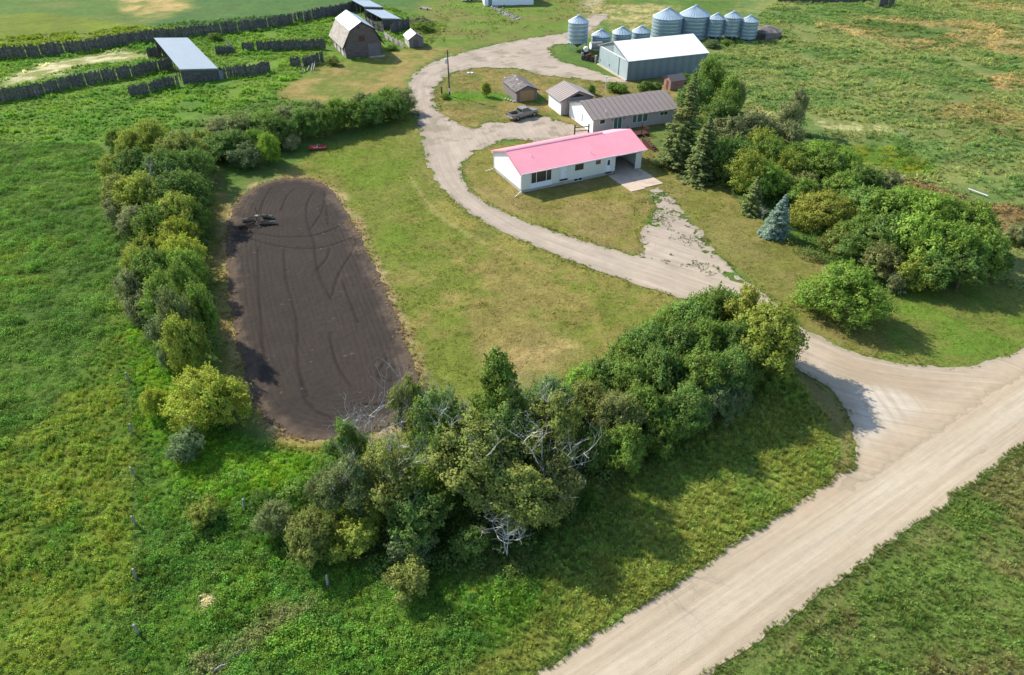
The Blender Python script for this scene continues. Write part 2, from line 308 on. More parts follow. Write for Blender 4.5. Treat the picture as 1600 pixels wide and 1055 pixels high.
# ground zones: (outline in the photograph, colour, second colour, patch size, edge softness, edge noise, dry amount)
ZONES = [
 ('corral', [(-300,60),(0,60),(600,10),(700,40),(640,110),(600,150),(420,150),(200,220),(0,300),(-400,300)], (.075,.145,.026), (.105,.168,.028), 7, 2, 4),
 ('field_far', [(250,-60),(750,-60),(640,10),(560,12),(400,32),(250,50),(230,40),(300,12)], (.050,.105,.034), (.058,.112,.036), 12, 1.5, 1),
 ('tan_far', [(150,-60),(330,-60),(300,12),(265,28),(225,33),(190,14)], (.34,.24,.12), (.13,.15,.05), 6, 3, 4),
 ('yellow_far', [(-300,30),(60,22),(170,32),(300,48),(200,62),(0,92),(-300,120)], (.125,.165,.016), (.10,.13,.018), 8, 2, 3),
 ('bare_corral', [(0,128),(60,108),(120,90),(200,80),(235,86),(200,98),(130,104),(70,122),(0,140)], (.42,.37,.28), (.16,.18,.06), 2.5, 2, 3.5),
 ('crop', [(-900,225),(0,222),(150,225),(172,250),(188,300),(188,420),(183,490),(150,560),(80,640),(0,715),(-500,1050),(-1500,900)], (.052,.098,.021), (.070,.118,.024), 6, 1.2, 2.5),
 ('crop_yellow', [(-50,395),(60,380),(60,440),(-50,460)], (.085,.125,.02), (.06,.12,.02), 5, 3, 4),
 ('weed_strip', [(-200,860),(0,700),(90,635),(150,560),(186,490),(205,520),(215,640),(222,800),(225,1100),(-200,1300)], (.115,.148,.024), (.068,.118,.02), 4, 1.5, 2.5),
 ('lush', [(215,510),(260,520),(330,640),(400,690),(520,705),(480,800),(520,860),(900,930),(700,1100),(222,1100)], (.075,.138,.022), (.052,.105,.020), 4, 1.2, 1.5),
 ('lime', [(205,500),(262,530),(330,680),(420,700),(500,705),(470,760),(300,800),(235,700)], (.100,.175,.016), (.080,.150,.018), 3, 1, 1.5),
 ('verge', [(860,840),(960,690),(1160,600),(1250,570),(1290,600),(1335,700),(1300,760),(840,1060),(700,1080),(860,930)], (.150,.168,.046), (.110,.150,.038), 4, 1.0, 1.5),
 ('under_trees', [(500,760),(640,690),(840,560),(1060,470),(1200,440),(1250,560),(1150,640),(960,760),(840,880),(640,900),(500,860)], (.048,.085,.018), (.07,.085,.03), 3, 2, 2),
 ('lane_strip', [(1240,575),(1262,575),(1300,610),(1326,650),(1338,700),(1328,738),(1298,762),(1312,705),(1298,655),(1265,615)], (.135,.135,.048), (.17,.145,.07), 3, .5, .8),
 ('se_field', [(1130,1060),(1620,690),(2400,600),(2400,1300),(1000,1300)], (.085,.125,.034), (.120,.118,.052), 6, .6, 1),
 ('lawn', [(410,290),(500,230),(600,205),(645,170),(660,225),(668,262),(685,290),(710,315),(760,350),(830,383),(900,412),(980,440),(1065,465),(1100,485),(1000,540),(840,600),(760,660),(640,700),(520,705),(440,700),(400,660),(340,500),(330,330)], (.120,.142,.030), (.190,.158,.062), 7, .8, .8),
 ('lawn_green', [(480,250),(640,190),(650,260),(620,330),(700,400),(600,430),(560,330)], (.108,.152,.024), (.13,.145,.035), 4, 4, 3),
 ('lawn_straw', [(770,555),(850,520),(880,545),(830,600),(780,600)], (.30,.22,.12), (.2,.16,.08), 2, 3, 3),
 ('ditch_dry', [(652,268),(668,300),(700,345),(780,385),(900,430),(1060,478),(1065,466),(980,440),(900,412),(830,383),(760,350),(710,315),(685,290),(668,262)], (.19,.165,.055), (.13,.14,.04), 3, .8, .6),
 ('house_lawn', [(721,262),(740,238),(770,226),(1010,200),(1040,290),(1010,300),(1025,320),(1010,350),(1005,400),(920,380),(850,357),(790,335),(745,310)], (.150,.142,.042), (.195,.155,.072), 5, .6, .6),
 ('island', [(675,160),(677,145),(690,125),(715,112),(745,106),(800,107),(880,122),(985,127),(1100,115),(1110,200),(905,200),(860,182),(800,192),(760,190),(735,203),(708,190),(688,176)], (.205,.155,.070), (.130,.130,.042), 4, .5, .6),
 ('island_green', [(695,146),(720,143),(780,145),(850,150),(850,162),(790,158),(720,158),(697,156)], (.09,.17,.018), (.07,.14,.02), 3, .6, .8),
 ('barn_yard', [(505,100),(560,95),(640,72),(700,70),(720,80),(680,94),(640,116),(630,140),(560,160),(480,160),(430,150),(470,120)], (.225,.170,.075), (.115,.140,.034), 5, 1.5, 2.5),
 ('north_yard', [(640,75),(680,-40),(1000,-40),(980,20),(880,50),(800,62),(730,78)], (.100,.150,.030), (.13,.13,.045), 9, 2, 3),
 ('north_track', [(905,30),(915,-50),(960,-50),(940,20),(930,50),(900,70)], (.26,.22,.16), (.13,.14,.05), 3, 1.5, 2),
 ('bin_yard', [(925,12),(1010,5),(1060,12),(1020,45),(960,50)], (.30,.25,.14), (.11,.14,.04), 2.5, 2, 3),
 ('right_lawn', [(1005,225),(1070,262),(1130,288),(1190,345),(1240,385),(1290,412),(1400,470),(1480,470),(1620,460),(1700,520),(1600,550),(1500,573),(1430,572),(1350,557),(1252,512),(1188,452),(1120,398),(1080,345),(1034,292)], (.135,.135,.040), (.165,.145,.060), 5, .6, .6),
 ('right_lush', [(1380,470),(1450,440),(1620,380),(1750,470),(1600,548),(1500,568),(1400,560)], (.095,.155,.026), (.13,.145,.04), 5, 1.5, 1.5),
 ('pasture_r', [(1100,60),(1220,-60),(2200,-60),(2400,600),(1620,460),(1500,440),(1300,230),(1160,170),(1110,110)], (.092,.142,.048), (.155,.172,.068), 9, 2, 3),
 ('dry_r1', [(1290,42),(1360,28),(1480,32),(1640,48),(1640,90),(1500,78),(1420,80),(1340,58)], (.26,.20,.105), (.105,.125,.045), 5, 3, 6),
 ('dry_r1b', [(1340,33),(1400,36),(1500,50),(1480,56),(1420,60)], (.065,.11,.035), (.09,.12,.04), 4, 1.5, 3),
 ('dry_r2', [(1400,-60),(1700,-60),(1700,20),(1560,18),(1480,8)], (.24,.20,.10), (.12,.14,.05), 5, 3, 6),
 ('dry_r3', [(1455,165),(1520,150),(1640,190),(1640,215),(1560,210),(1480,195)], (.20,.165,.075), (.10,.13,.045), 4, 3, 4),
 ('dry_r4', [(1540,120),(1620,115),(1640,140),(1560,138)], (.26,.19,.10), (.12,.14,.05), 4, 2, 4),
 ('pale_r', [(1255,190),(1300,188),(1390,196),(1395,206),(1300,206)], (.36,.33,.20), (.13,.15,.05), 2.5, 1, 2.5),
 ('track_r', [(1165,165),(1200,172),(1230,190),(1222,200),(1190,182),(1160,174)], (.36,.32,.20), (.14,.16,.05), 2.0, 1, 1.5),
 ('brown_r', [(1395,282),(1440,285),(1500,305),(1560,320),(1640,345),(1640,400),(1560,370),(1500,335),(1430,305)], (.17,.115,.065), (.12,.11,.05), 3, 1.5, 2.5),
 ('yellow_r', [(1310,225),(1420,232),(1470,268),(1420,282),(1330,250)], (.15,.17,.018), (.065,.13,.02), 2.5, 2, 3),
 ('sw_bare', [(470,940),(500,935),(505,960),(400,1010),(300,1100),(290,1060),(380,985)], (.125,.128,.062), (.06,.11,.02), 1.6, 1, 2),
 ('hole', [(318,935),(328,932),(332,942),(322,950)], (.32,.27,.19), (.2,.18,.12), 1, .3, .3),
 ('w_strip', [(328,300),(352,300),(350,380),(352,440),(360,520),(385,620),(372,640),(340,560),(328,450),(325,380)], (.135,.135,.036), (.18,.13,.06), 3, .7, .7),
 ('red_soil', [(325,285),(345,272),(352,285),(335,297)], (.14,.075,.06), (.11,.09,.05), 2, .6, .8),
]
ZW = [(z[0], GP(z[1]),) + z[2:] for z in ZONES]
SOILP = SOIL
def ground_col(P):
    n1 = fbm(P, 9, 3); n2 = fbm(P, 2.2, 9, 3)
    c = np.array([.070,.125,.028])[None]*(1-ss(.4,.65,n1))[:, None] + np.array([.095,.130,.040])[None]*ss(.4,.65,n1)[:, None]
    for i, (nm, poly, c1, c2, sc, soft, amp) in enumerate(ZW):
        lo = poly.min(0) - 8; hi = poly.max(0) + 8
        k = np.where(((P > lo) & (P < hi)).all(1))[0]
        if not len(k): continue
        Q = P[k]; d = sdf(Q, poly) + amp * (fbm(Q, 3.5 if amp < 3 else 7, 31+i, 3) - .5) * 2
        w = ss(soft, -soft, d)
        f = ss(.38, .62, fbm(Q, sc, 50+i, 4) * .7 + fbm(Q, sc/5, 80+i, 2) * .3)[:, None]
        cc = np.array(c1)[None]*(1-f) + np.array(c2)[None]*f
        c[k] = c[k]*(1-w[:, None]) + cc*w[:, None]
    # straw ring pulled out around the tilled plot
    d = sdf(P, SOILP) + (fbm(P, 1.6, 5, 3)-.5)*2.2
    w = (ss(.95, .2, np.abs(d-.35)) * (.25+.6*ss(.4,.65,vn(P, 2.4, 8))))[:, None]
    c = c*(1-w) + np.array([.30,.225,.145])[None]*w
    # thin worn lines over the lawn
    for pts, wd, k in ((((640,275),(655,300),(690,340),(740,372),(800,400)), .25, .6), (((655,300),(672,330),(720,360)), .3, .4)):
        dd, _, _ = pline(P, smooth(GP(pts), 2)); w = (ss(wd*1.6, wd*.4, dd)*k)[:, None]; c = c*(1-w)+np.array([.26,.22,.11])[None]*w
    c = c * (0.80 + 0.4*n2)[:, None]
    c = c * np.array([1.14, 1.16, .86])[None]
    return np.clip(c, .004, 1)
def axis(a, segs):
    o = [a]
    for e, st in segs:
        n = max(1, int(round((e - o[-1]) / st))); o += list(np.linspace(o[-1], e, n+1)[1:])
    return np.array(o)
gx = axis(-3200, [(-900,500),(-300,60),(-170,6),(-75,1.1),(75,.5),(170,1.1),(300,6),(900,60),(3200,500)])
gy = axis(-2400, [(-300,350),(-30,30),(18,4),(130,.5),(262,1.0),(330,4),(900,60),(4200,500)])
X, Y = np.meshgrid(gx, gy); P = np.stack([X.ravel(), Y.ravel()], 1)
nx, ny = len(gx), len(gy); ii = np.arange((nx-1)*(ny-1)); a = (ii // (nx-1))*nx + ii % (nx-1)
def soil_keep(P): return ss(3.5, 0.5, sdf(P, SOILP))
# the grass swells a little between the lanes; flat where anything is laid or built
def drive_f(P):
    rd = sdf(P, ROAD); f = sdf(P, DRIVE) + (fbm(P, 1.5, 21, 5) - .5)*1.15
    f = np.maximum(f, -rd - 1.6 + (fbm(P, .8, 29, 3)-.5)*1.5)
    ap = ss(1.5, -1.0, sdf(P, APRON)); edge = ss(-5.5, 0, sdf(P, DRIVE))
    f = f + ap*edge*2.6*ss(.56, .64, fbm(P, .9, 77, 5)) + ss(-3.0, 0, sdf(P, DRIVE))*ss(95, 120, P[:, 1])*1.0*ss(.52, .62, fbm(P, 1.6, 78, 5))
    return f
def road_f(P): return sdf(P, ROAD) + (fbm(P, 1.2, 23, 4) - .5)*1.0
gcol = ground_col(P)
df = np.minimum(sdf(P, DRIVE), sdf(P, ROAD)); df = np.minimum(df, sdf(P, SOILP))
Z = (fbm(P, 14, 61, 3)-.5)*1.1 + (fbm(P, 2.5, 62, 3)-.5)*.22
flat = ss(1.0, 9.0, df)
rough_zone = (1 - ss(6, -2, sdf(P, GP([(640,60),(1120,40),(1130,260),(1060,290),(1040,320),(760,330),(640,200),(600,140)]))))
Z = -0.03 + (Z + .2) * flat * rough_zone * .55
Z = np.where(np.abs(P).max(1) > 400, -0.03, Z); Z = np.where(sdf(P, SOILP) < -1.0, -0.3, Z)
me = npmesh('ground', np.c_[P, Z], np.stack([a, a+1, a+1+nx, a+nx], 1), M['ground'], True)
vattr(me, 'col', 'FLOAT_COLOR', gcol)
tag(link(bpy.data.objects.new('ground', me)), kind='structure')
def gz(x, y):
    q = np.array([[x, y]]); d = min(sdf(q, DRIVE)[0], sdf(q, ROAD)[0], sdf(q, SOILP)[0])
    z = (fbm(q, 14, 61, 3)[0]-.5)*1.1 + (fbm(q, 2.5, 62, 3)[0]-.5)*.22
    r = 1 - ss(6, -2, sdf(q, RZ))[0]
    return float(-0.03 + (z+.2) * ss(1.0, 9.0, np.array([d]))[0] * r * .55)
RZ = GP([(640,60),(1120,40),(1130,260),(1060,290),(1040,320),(760,330),(640,200),(600,140)])
def gzs(P):
    d = np.minimum(np.minimum(sdf(P, DRIVE), sdf(P, ROAD)), sdf(P, SOILP))
    z = (fbm(P, 14, 61, 3)-.5)*1.1 + (fbm(P, 2.5, 62, 3)-.5)*.22
    return -0.03 + (z+.2) * ss(1.0, 9.0, d) * (1 - ss(6, -2, sdf(P, RZ))) * .55

def sheet(name, f, box, h, mat, zf, colf, flowf, kind='structure'):
    x0, x1, y0, y1 = box; xs = np.arange(x0, x1+h, h); ys = np.arange(y0, y1+h, h)
    X, Y = np.meshgrid(xs, ys); P = np.stack([X.ravel(), Y.ravel()], 1); F = f(P); nx = len(xs); ny = len(ys)
    ii = np.arange((nx-1)*(ny-1)); a = (ii // (nx-1))*nx + ii % (nx-1); q = np.stack([a, a+1, a+1+nx, a+nx], 1)
    s = (F[q] < 0).sum(1); full = q[s == 4]; part = q[(s > 0) & (s < 4)]
    used = np.unique(full); remap = -np.ones(len(P), int); remap[used] = np.arange(len(used))
    V = list(map(tuple, P[used])); faces = [tuple(t) for t in remap[full]]
    for c in part:
        poly = []
        for i in range(4):
            i0, i1 = c[i], c[(i+1) % 4]; f0, f1 = F[i0], F[i1]
            if f0 < 0: poly.append(tuple(P[i0]))
            if (f0 < 0) != (f1 < 0): t = f0/(f0-f1); poly.append(tuple(P[i0]*(1-t)+P[i1]*t))
        n = len(V); V += poly; faces.append(tuple(range(n, n+len(poly))))
    V = np.array(V); me = bpy.data.meshes.new(name); me.from_pydata(np.c_[V, zf(V)].tolist(), [], faces); me.materials.append(mat)
    vattr(me, 'col', 'FLOAT_COLOR', colf(V)); vattr(me, 'flow', 'FLOAT_VECTOR', flowf(V))
    me.polygons.foreach_set('use_smooth', [True]*len(me.polygons))
    return tag(link(bpy.data.objects.new(name, me)), kind=kind)
rc = (ROAD_L + ROAD_R)/2
def road_flow(V): d, al, sg = pline(V, rc); return np.stack([al, d*sg, 0*d], 1)
def road_col(V):
    d, al, sg = pline(V, rc); s = d*sg; n = fbm(np.stack([al*.12, s*1.5], 1), 1.0, 4, 3)[:, None]
    c = np.array([.375,.308,.215])[None]*(1-n)+np.array([.42,.36,.265])[None]*n
    for cc, w, k in ((-1.9,.45,.25),(1.7,.5,.3),(2.6,.3,.35),(-3.0,.4,.3),(.2,.35,-.10)):
        t = (ss(w*1.8, w*.3, np.abs(s-cc))*k)[:, None]; c = c*(1-t)+np.array([.31,.24,.16])[None]*t
    # tan band where turning wheels drag the gravel out over the lane mouth
    dd, _, _ = pline(V, GP([(1240,800),(1400,690),(1500,640),(1610,570)])); t = (ss(2.2,.4,dd)*.45)[:, None]; c = c*(1-t)+np.array([.39,.30,.20])[None]*t
    e = (ss(-1.3, 0, sdf(V, ROAD))*.35)[:, None]; return c*(1-e)+np.array([.34,.27,.19])[None]*e
b = (-20, 150, 0, 110)
sheet('road', road_f, (-22, 175, -12, 130), .28, M['gravel'], lambda V: 0*V[:, 0] + .012, road_col, road_flow)
def drv_flow(V): d, al, sg = pline(V, DRIVE_MID); return np.stack([al, d*sg, 0*d], 1)
def drv_col(V):
    d, al, sg = pline(V, DRIVE_MID); s = d*sg; n = fbm(V, 3, 14, 4)[:, None]; y = ss(60, 95, V[:, 1])[:, None]
    c = (np.array([.375,.312,.230])[None]*(1-y) + np.array([.335,.28,.22])[None]*y)*(.80+.40*n)
    for cc, w, k in ((-1.0,.5,.30),(1.1,.5,.30),(-2.2,.3,.2),(2.3,.35,.2)):
        t = (ss(w*1.8, w*.3, np.abs(s-cc+.5*(vn(V, 12, 3)-.5)))*k*ss(.25,.6,vn(V, 8, 6)))[:, None]; c = c*(1-t)+np.array([.27,.225,.18])[None]*t
    w = ss(1.0, -2.0, sdf(V, GP([(1270,540),(1345,560),(1430,578),(1560,572),(1560,590),(1480,640),(1440,640),(1330,605)])))[:, None]*.55
    c = c*(1-w)+np.array([.31,.235,.15])[None]*w
    mw = ss(1.2, -1.5, sdf(V, GP([(1335,598),(1400,612),(1452,640),(1400,690),(1350,725),(1338,690),(1330,645)])) + (fbm(V, 1.5, 201, 3)-.5)*2)
    dd = (GP([(1330,600)])[0]-GP([(1400,700)])[0]); dd /= np.hypot(*dd); q = V @ np.array([-dd[1], dd[0]]); st = vn(np.stack([q*3.2, (V @ dd)*.18], 1), 1.0, 202)
    w = (mw*(.25+.65*ss(.3, .7, st)))[:, None]; c = c*(1-w)+np.array([.46,.41,.33])[None]*w
    w = ss(3.0, -.6, sdf(V, ROAD))[:, None]; c = c*(1-w)+road_col(V)*w
    e = (ss(-1.0, .3, drive_f(V))*.55)[:, None]; c = c*(1-e)+np.array([.22,.19,.13])[None]*e
    g = (ss(.56,.66,fbm(V, 2.5, 91, 4))*.5*ss(100, 125, V[:, 1]))[:, None]; return c*(1-g)+np.array([.17,.155,.09])[None]*g
lo, hi = DRIVE.min(0), DRIVE.max(0)
sheet('driveway', drive_f, (lo[0]-2, hi[0]+2, lo[1]-2, hi[1]+2), .22, M['gravel'], lambda V: 0*V[:, 0] + .018, drv_col, drv_flow)
TRACKS = [smooth(GP(p), 3) for p in (
 [(403,385),(404,440),(408,500),(413,560)], [(443,390),(447,440),(455,470),(462,490),(466,520),(464,560),(470,590),(482,620)],
 [(490,300),(477,325),(483,362),(492,378),(493,405),(500,435),(518,470)], [(508,300),(506,330),(485,360)], [(509,305),(511,335),(513,352)],
 [(558,370),(552,395),(530,425),(518,465)], [(488,430),(512,405),(515,390)], [(400,365),(440,372),(490,370),(525,358),(545,345)],
 [(385,372),(440,388),(500,390),(535,378),(560,368)], [(460,295),(446,310),(440,330)], [(515,520),(522,560),(535,585),(550,605)],
 [(470,590),(475,625),(495,645),(520,655)], [(535,438),(548,475),(560,505)], [(605,560),(585,590),(620,600),(640,575)], [(550,632),(590,634),(615,628)], [(425,292),(408,320),(404,360)])]
def soil_z(V):
    d = sdf(V, SOILP); z = .06*ss(0, -1.0, d) + .024*np.sin(d*2*math.pi/.62)*ss(-.5,-1.2,d)*(.4+.9*ss(-7, -1, d)) + .05*(vn(V, .35, 5)-.5)
    for t in TRACKS:
        q, al, _ = pline(V, t); z -= .08*ss(.20,.05,q)*ss(.25,.5,vn(np.stack([al, al*0], 1), 3, 9)+.2)
    return z + .02
def soil_col(V):
    n = fbm(V, 5, 71, 4)[:, None]; c = np.array([.036,.0295,.0245])[None]*(1-n)+np.array([.045,.036,.0295])[None]*n
    for t in TRACKS: q, al, _ = pline(V, t); w = (ss(.24,.07,q)*.5)[:, None]; c = c*(1-w)+np.array([.018,.014,.012])[None]*w
    d = sdf(V, SOILP); e = (ss(-2.2, 0, d + (fbm(V, 1.2, 7, 3)-.5)*3)*.5)[:, None]
    c = c*(1-e)+np.array([.16,.115,.08])[None]*e
    s = (ss(.965,.985,vn(V, .35, 17))*.5)[:, None]; return c*(1-s)+np.array([.2,.17,.15])[None]*s
def soil_flow(V): d = sdf(V, SOILP); return np.stack([V[:, 1]+V[:, 0], d, 0*d], 1)
lo, hi = SOIL.min(0), SOIL.max(0)
sheet('tilled_plot', lambda P: sdf(P, SOILP) + (fbm(P, .9, 33, 3)-.5)*1.1, (lo[0]-1, hi[0]+1, lo[1]-1, hi[1]+1), .17, M['soil'], soil_z, soil_col, soil_flow)
# ---------------------------------------------------------------- plants on the ground (stuff)
rng = np.random.default_rng(7)
def unit(v): return v / (np.linalg.norm(v, axis=-1, keepdims=True) + 1e-9)
def blades(n, L, w, spread, seed, droop=.35):
    r = np.random.default_rng(seed); V = []; F = []; lv = []
    for i in range(n):
        a = r.uniform(0, 2*math.pi); tilt = r.uniform(.1, 1.0)*spread; l = L*r.uniform(.55, 1.1); b = r.uniform(0, .16, 1)[0]*spread*2; ba = r.uniform(0, 6.28)
        o = np.array([b*math.cos(ba), b*math.sin(ba), 0]); d = np.array([math.cos(a)*math.sin(tilt), math.sin(a)*math.sin(tilt), math.cos(tilt)])
        p = np.array([-math.sin(a+r.uniform(-.8,.8)), math.cos(a), 0])*w*r.uniform(.7,1.3)
        m = o+d*l*.6; t = o+d*l+np.array([d[0], d[1], -1])*l*droop*tilt*.4
        k = len(V); V += [o-p*.5, o+p*.5, m+p*.45, m-p*.45, t]; F += [(k,k+1,k+2,k+3), (k+3,k+2,k+4)]; lv += [r.uniform()*.9]*5
    return V, F, lv
def leafy(n, Rr, H, s, seed, top=False):
    r = np.random.default_rng(seed); V = []; F = []; lv = []
    for i in range(n):
        d = unit(r.normal(size=3)); d[2] = abs(d[2]); rad = r.uniform(.55, 1); c = np.array([d[0]*Rr*rad, d[1]*Rr*rad, .05+d[2]*H*rad])
        nn = unit(d*.7 + r.normal(size=3)*.5 + np.array([0, 0, .5])); t = unit(np.cross(nn, r.normal(size=3))); b = np.cross(nn, t); q = s*r.uniform(.6,1.3)
        k = len(V); V += [c-t*q*.6, c+b*q*.38, c+t*q*.6, c-b*q*.38]; F += [(k,k+1,k+2,k+3)]; lv += [r.uniform()*(.9 if not top else .2)]*4
    return V, F, lv
def scatter(name, protos, pts, z, scl, col, pick=None, tilt=.25, label=None, kind='stuff'):
    """points carry turn, size and colour; a geometry-nodes modifier puts one of the small plants on each"""
    V = []; F = []; lv = []; kd = []
    for k, (v, f, l) in enumerate(protos):
        n = len(V); V += list(v); F += [tuple(n+i for i in q) for q in f]; lv += l; kd += [k+1]*len(v)
    n0 = len(V); n = len(pts); P3 = np.c_[pts, z]; V = np.concatenate([np.array(V), P3])
    me = bpy.data.meshes.new(name); me.from_pydata(V.tolist(), [], F); me.materials.append(M['plant'])
    pick = rng.integers(0, len(protos), n) if pick is None else pick
    rot = np.stack([rng.normal(0, tilt, n), rng.normal(0, tilt, n), rng.uniform(0, 6.283, n)], 1)
    z1 = np.zeros(n0)
    vattr(me, 'lv', 'FLOAT', np.r_[lv, np.zeros(n)]); vattr(me, 'kd', 'INT', np.r_[kd, np.zeros(n)]); vattr(me, 'pick', 'INT', np.r_[z1-1, pick])
    vattr(me, 'rot', 'FLOAT_VECTOR', np.r_[np.zeros((n0, 3)), rot]); vattr(me, 'scl', 'FLOAT_VECTOR', np.r_[np.ones((n0, 3)), scl])
    vattr(me, 'col', 'FLOAT_COLOR', np.r_[np.zeros((n0, 3)), col])
    o = link(bpy.data.objects.new(name, me)); tag(o, label, kind=kind)
    t = bpy.data.node_groups.new(name + '_placing', 'GeometryNodeTree')
    t.interface.new_socket('Geometry', in_out='INPUT', socket_type='NodeSocketGeometry'); t.interface.new_socket('Geometry', in_out='OUTPUT', socket_type='NodeSocketGeometry')
    I = t.nodes.new('NodeGroupInput'); O = t.nodes.new('NodeGroupOutput'); J = t.nodes.new('GeometryNodeJoinGeometry')
    def named(nm, dt): a = t.nodes.new('GeometryNodeInputNamedAttribute'); a.data_type = dt; a.inputs[0].default_value = nm; return [s for s in a.outputs if s.enabled and s.name == 'Attribute'][0]
    def eq(s, v):
        c = t.nodes.new('FunctionNodeCompare'); c.data_type = 'INT'; c.operation = 'EQUAL'; t.links.new(s, c.inputs[2]); c.inputs[3].default_value = v; return c.outputs[0]
    kdn = named('kd', 'INT'); pk = named('pick', 'INT'); ro = named('rot', 'FLOAT_VECTOR'); sc = named('scl', 'FLOAT_VECTOR')
    S0 = t.nodes.new('GeometryNodeSeparateGeometry'); t.links.new(I.outputs[0], S0.inputs[0]); t.links.new(eq(kdn, 0), S0.inputs[1])
    for k in range(len(protos)):
        S = t.nodes.new('GeometryNodeSeparateGeometry'); t.links.new(I.outputs[0], S.inputs[0]); t.links.new(eq(kdn, k+1), S.inputs[1])
        N = t.nodes.new('GeometryNodeInstanceOnPoints'); t.links.new(S0.outputs[0], N.inputs['Points']); t.links.new(eq(pk, k), N.inputs['Selection'])
        t.links.new(S.outputs[0], N.inputs['Instance']); t.links.new(ro, N.inputs['Rotation']); t.links.new(sc, N.inputs['Scale']); t.links.new(N.outputs[0], J.inputs[0])
    t.links.new(J.outputs[0], O.inputs[0])
    md = o.modifiers.new('placing', 'NODES'); md.node_group = t; return o
def fill(poly, dens):
    poly = np.asarray(poly); lo, hi = poly.min(0), poly.max(0); n = int(dens*(hi-lo).prod()); P = rng.uniform(lo, hi, (n, 2)); return P[sdf(P, poly) < 0]
FOOT = [(( -34,182), 8.5), ((-24.5,187), 4), ((-34.6,208),8), ((-41,221),7), ((1.5,147.5),5), ((11.5,138.5),5), ((35,166),5)]
def foot(P):
    k = np.ones(len(P), bool)
    for (cx, cy), r_ in FOOT: k &= np.hypot(P[:, 0]-cx, P[:, 1]-cy) > r_
    for poly in ([(-39.8,172.6),(-30,177.2),(-36.5,190),(-47,184.5)], [(-70.3,153.4),(-62.4,157.6),(-78.6,184.2),(-86.6,179.8)], [(24,155.6),(44,163),(39,177),(19,169.6)]): k &= sdf(P, np.array(poly, float)) > .9
    return k
def clear(P, m=.0):
    P = P[foot(P)]
    k = (drive_f(P) > m) & (road_f(P) > m) & (sdf(P, SOILP) > .3) & (sdf(P, np.array(SLAB_A)) > .2)
    return P[k]
def vary(c, amt, n): return np.clip(c * rng.uniform(1-amt, 1+amt, (n, 1)) * np.array([1, 1, 1]) + 0, .003, .9)
GT = [blades(34, .52, .036, .75, s) for s in (1, 2, 3)]; WD = [leafy(46, .38, .42, .11, s) for s in (4, 5, 6)]
CROPP = [leafy(52, .52, .42, .115, s) for s in (7, 8, 9)]; LAWN = [blades(12, .16, .035, .9, s) for s in (10, 11)]
FLW = [leafy(26, .32, .75, .10, 12, True)]; MD = [blades(26, .6, .10, .8, 13), leafy(30, .5, .45, .2, 14)]
def scat(name, protos, P, s0, s1, bright, amt=.3, tint=None, cmask=None, label=None, zs=1.0, pick=None, wave=0):
    n = len(P); c = ground_col(P) * bright
    if tint is not None: c = c*(1-tint[1]) + np.array(tint[0])*tint[1]
    c = vary(c, amt, n); s = rng.uniform(s0, s1, n) * (.75 + .55*vn(P, 3.0, 40)); Wv = np.stack([P[:, 0]*.38+P[:, 1]*.12, P[:, 1]*1.15-P[:, 0]*.12], 1); wv = fbm(Wv, 1.5, 140, 3); s = s*(1+wave*(wv-.5)*1.6); c = c*(1+wave*(ss(.32,.62,wv)[:, None]-.6)*.55); hz_ = 1+wave*(wv-.5)*2.2; return scatter(name, protos, P, gzs(P)-.02, np.stack([s, s, s*zs*hz_*(.6+.8*vn(P, 1.6, 44))], 1), c, pick, label=label)
# tall rough grass and weeds along the road and under the trees
rough = GP([(200,500),(262,525),(300,640),(400,690),(520,700),(600,690),(760,640),(960,560),(1180,470),(1250,560),(1300,610),(1322,650),(1325,705),(1290,758),(1080,893),(830,1060),(700,1160),(150,1160),(212,800)])
P = clear(fill(rough, 13)); P = P[sdf(P, GP([(1240,575),(1262,575),(1300,610),(1326,650),(1340,700),(1330,738),(1298,762),(1312,705),(1298,655),(1265,615)])) > .1]; vg = sdf(P, GP([(860,870),(960,700),(1160,600),(1250,560),(1300,600),(1340,700),(1290,770),(840,1070),(640,1170)])) < 0; wp = np.where(vg, .08, .25+.55*ss(.4,.6,fbm(P, 4, 111, 3))); pk = np.where(rng.uniform(size=len(P)) < wp, rng.integers(3, 6, len(P)), rng.integers(0, 3, len(P)))
scat('rough_grass', GT+WD, P, .5, 1.05, 2.1, pick=pk, amt=.28, zs=.9, label='tall rough grass and weeds between the hedge, the old fence line and the gravel road')
P = clear(fill(GP([(-100,560),(90,640),(150,560),(190,485),(212,520),(215,1100),(-200,1200)]), 9)); scat('weedy_strip', GT+WD, P, .5, 1.0, 2.1, .3, label='olive weedy strip between the crop and the old fence line')
P = clear(fill(GP([(1130,1090),(1620,695),(1760,640),(1900,1150),(1120,1180)]), 13)); scat('verge_grass', GT+WD[:1], P, .4, .85, 2.0, .3, label='rough grass on the far side of the gravel road')
cropz = GP([(-350,225),(0,222),(150,225),(172,250),(188,300),(188,420),(183,490),(150,560),(80,640),(0,715),(-250,860)])
P = clear(fill(cropz, 6.0)); P = P + .35*np.sin(P[:, ::-1]*1.3); scat('crop_plants', CROPP, P, .55, 1.1, 2.25, .2, label='dense green crop on the field left of the tree belt', zs=1.15, wave=.55)
lw = [GP([(410,290),(500,230),(640,180),(660,225),(668,262),(685,290),(710,315),(760,350),(830,383),(900,412),(980,440),(1065,465),(1000,540),(840,600),(760,660),(640,700),(400,690),(325,500),(330,300)]),
      GP([(721,262),(770,226),(1010,200),(1040,290),(1000,400),(850,357)]), GP([(1005,225),(1190,345),(1400,470),(1620,440),(1700,520),(1500,573),(1350,557),(1188,452),(1034,292)]), GP([(675,160),(690,125),(745,106),(980,128),(1060,200),(860,182),(735,203)])]
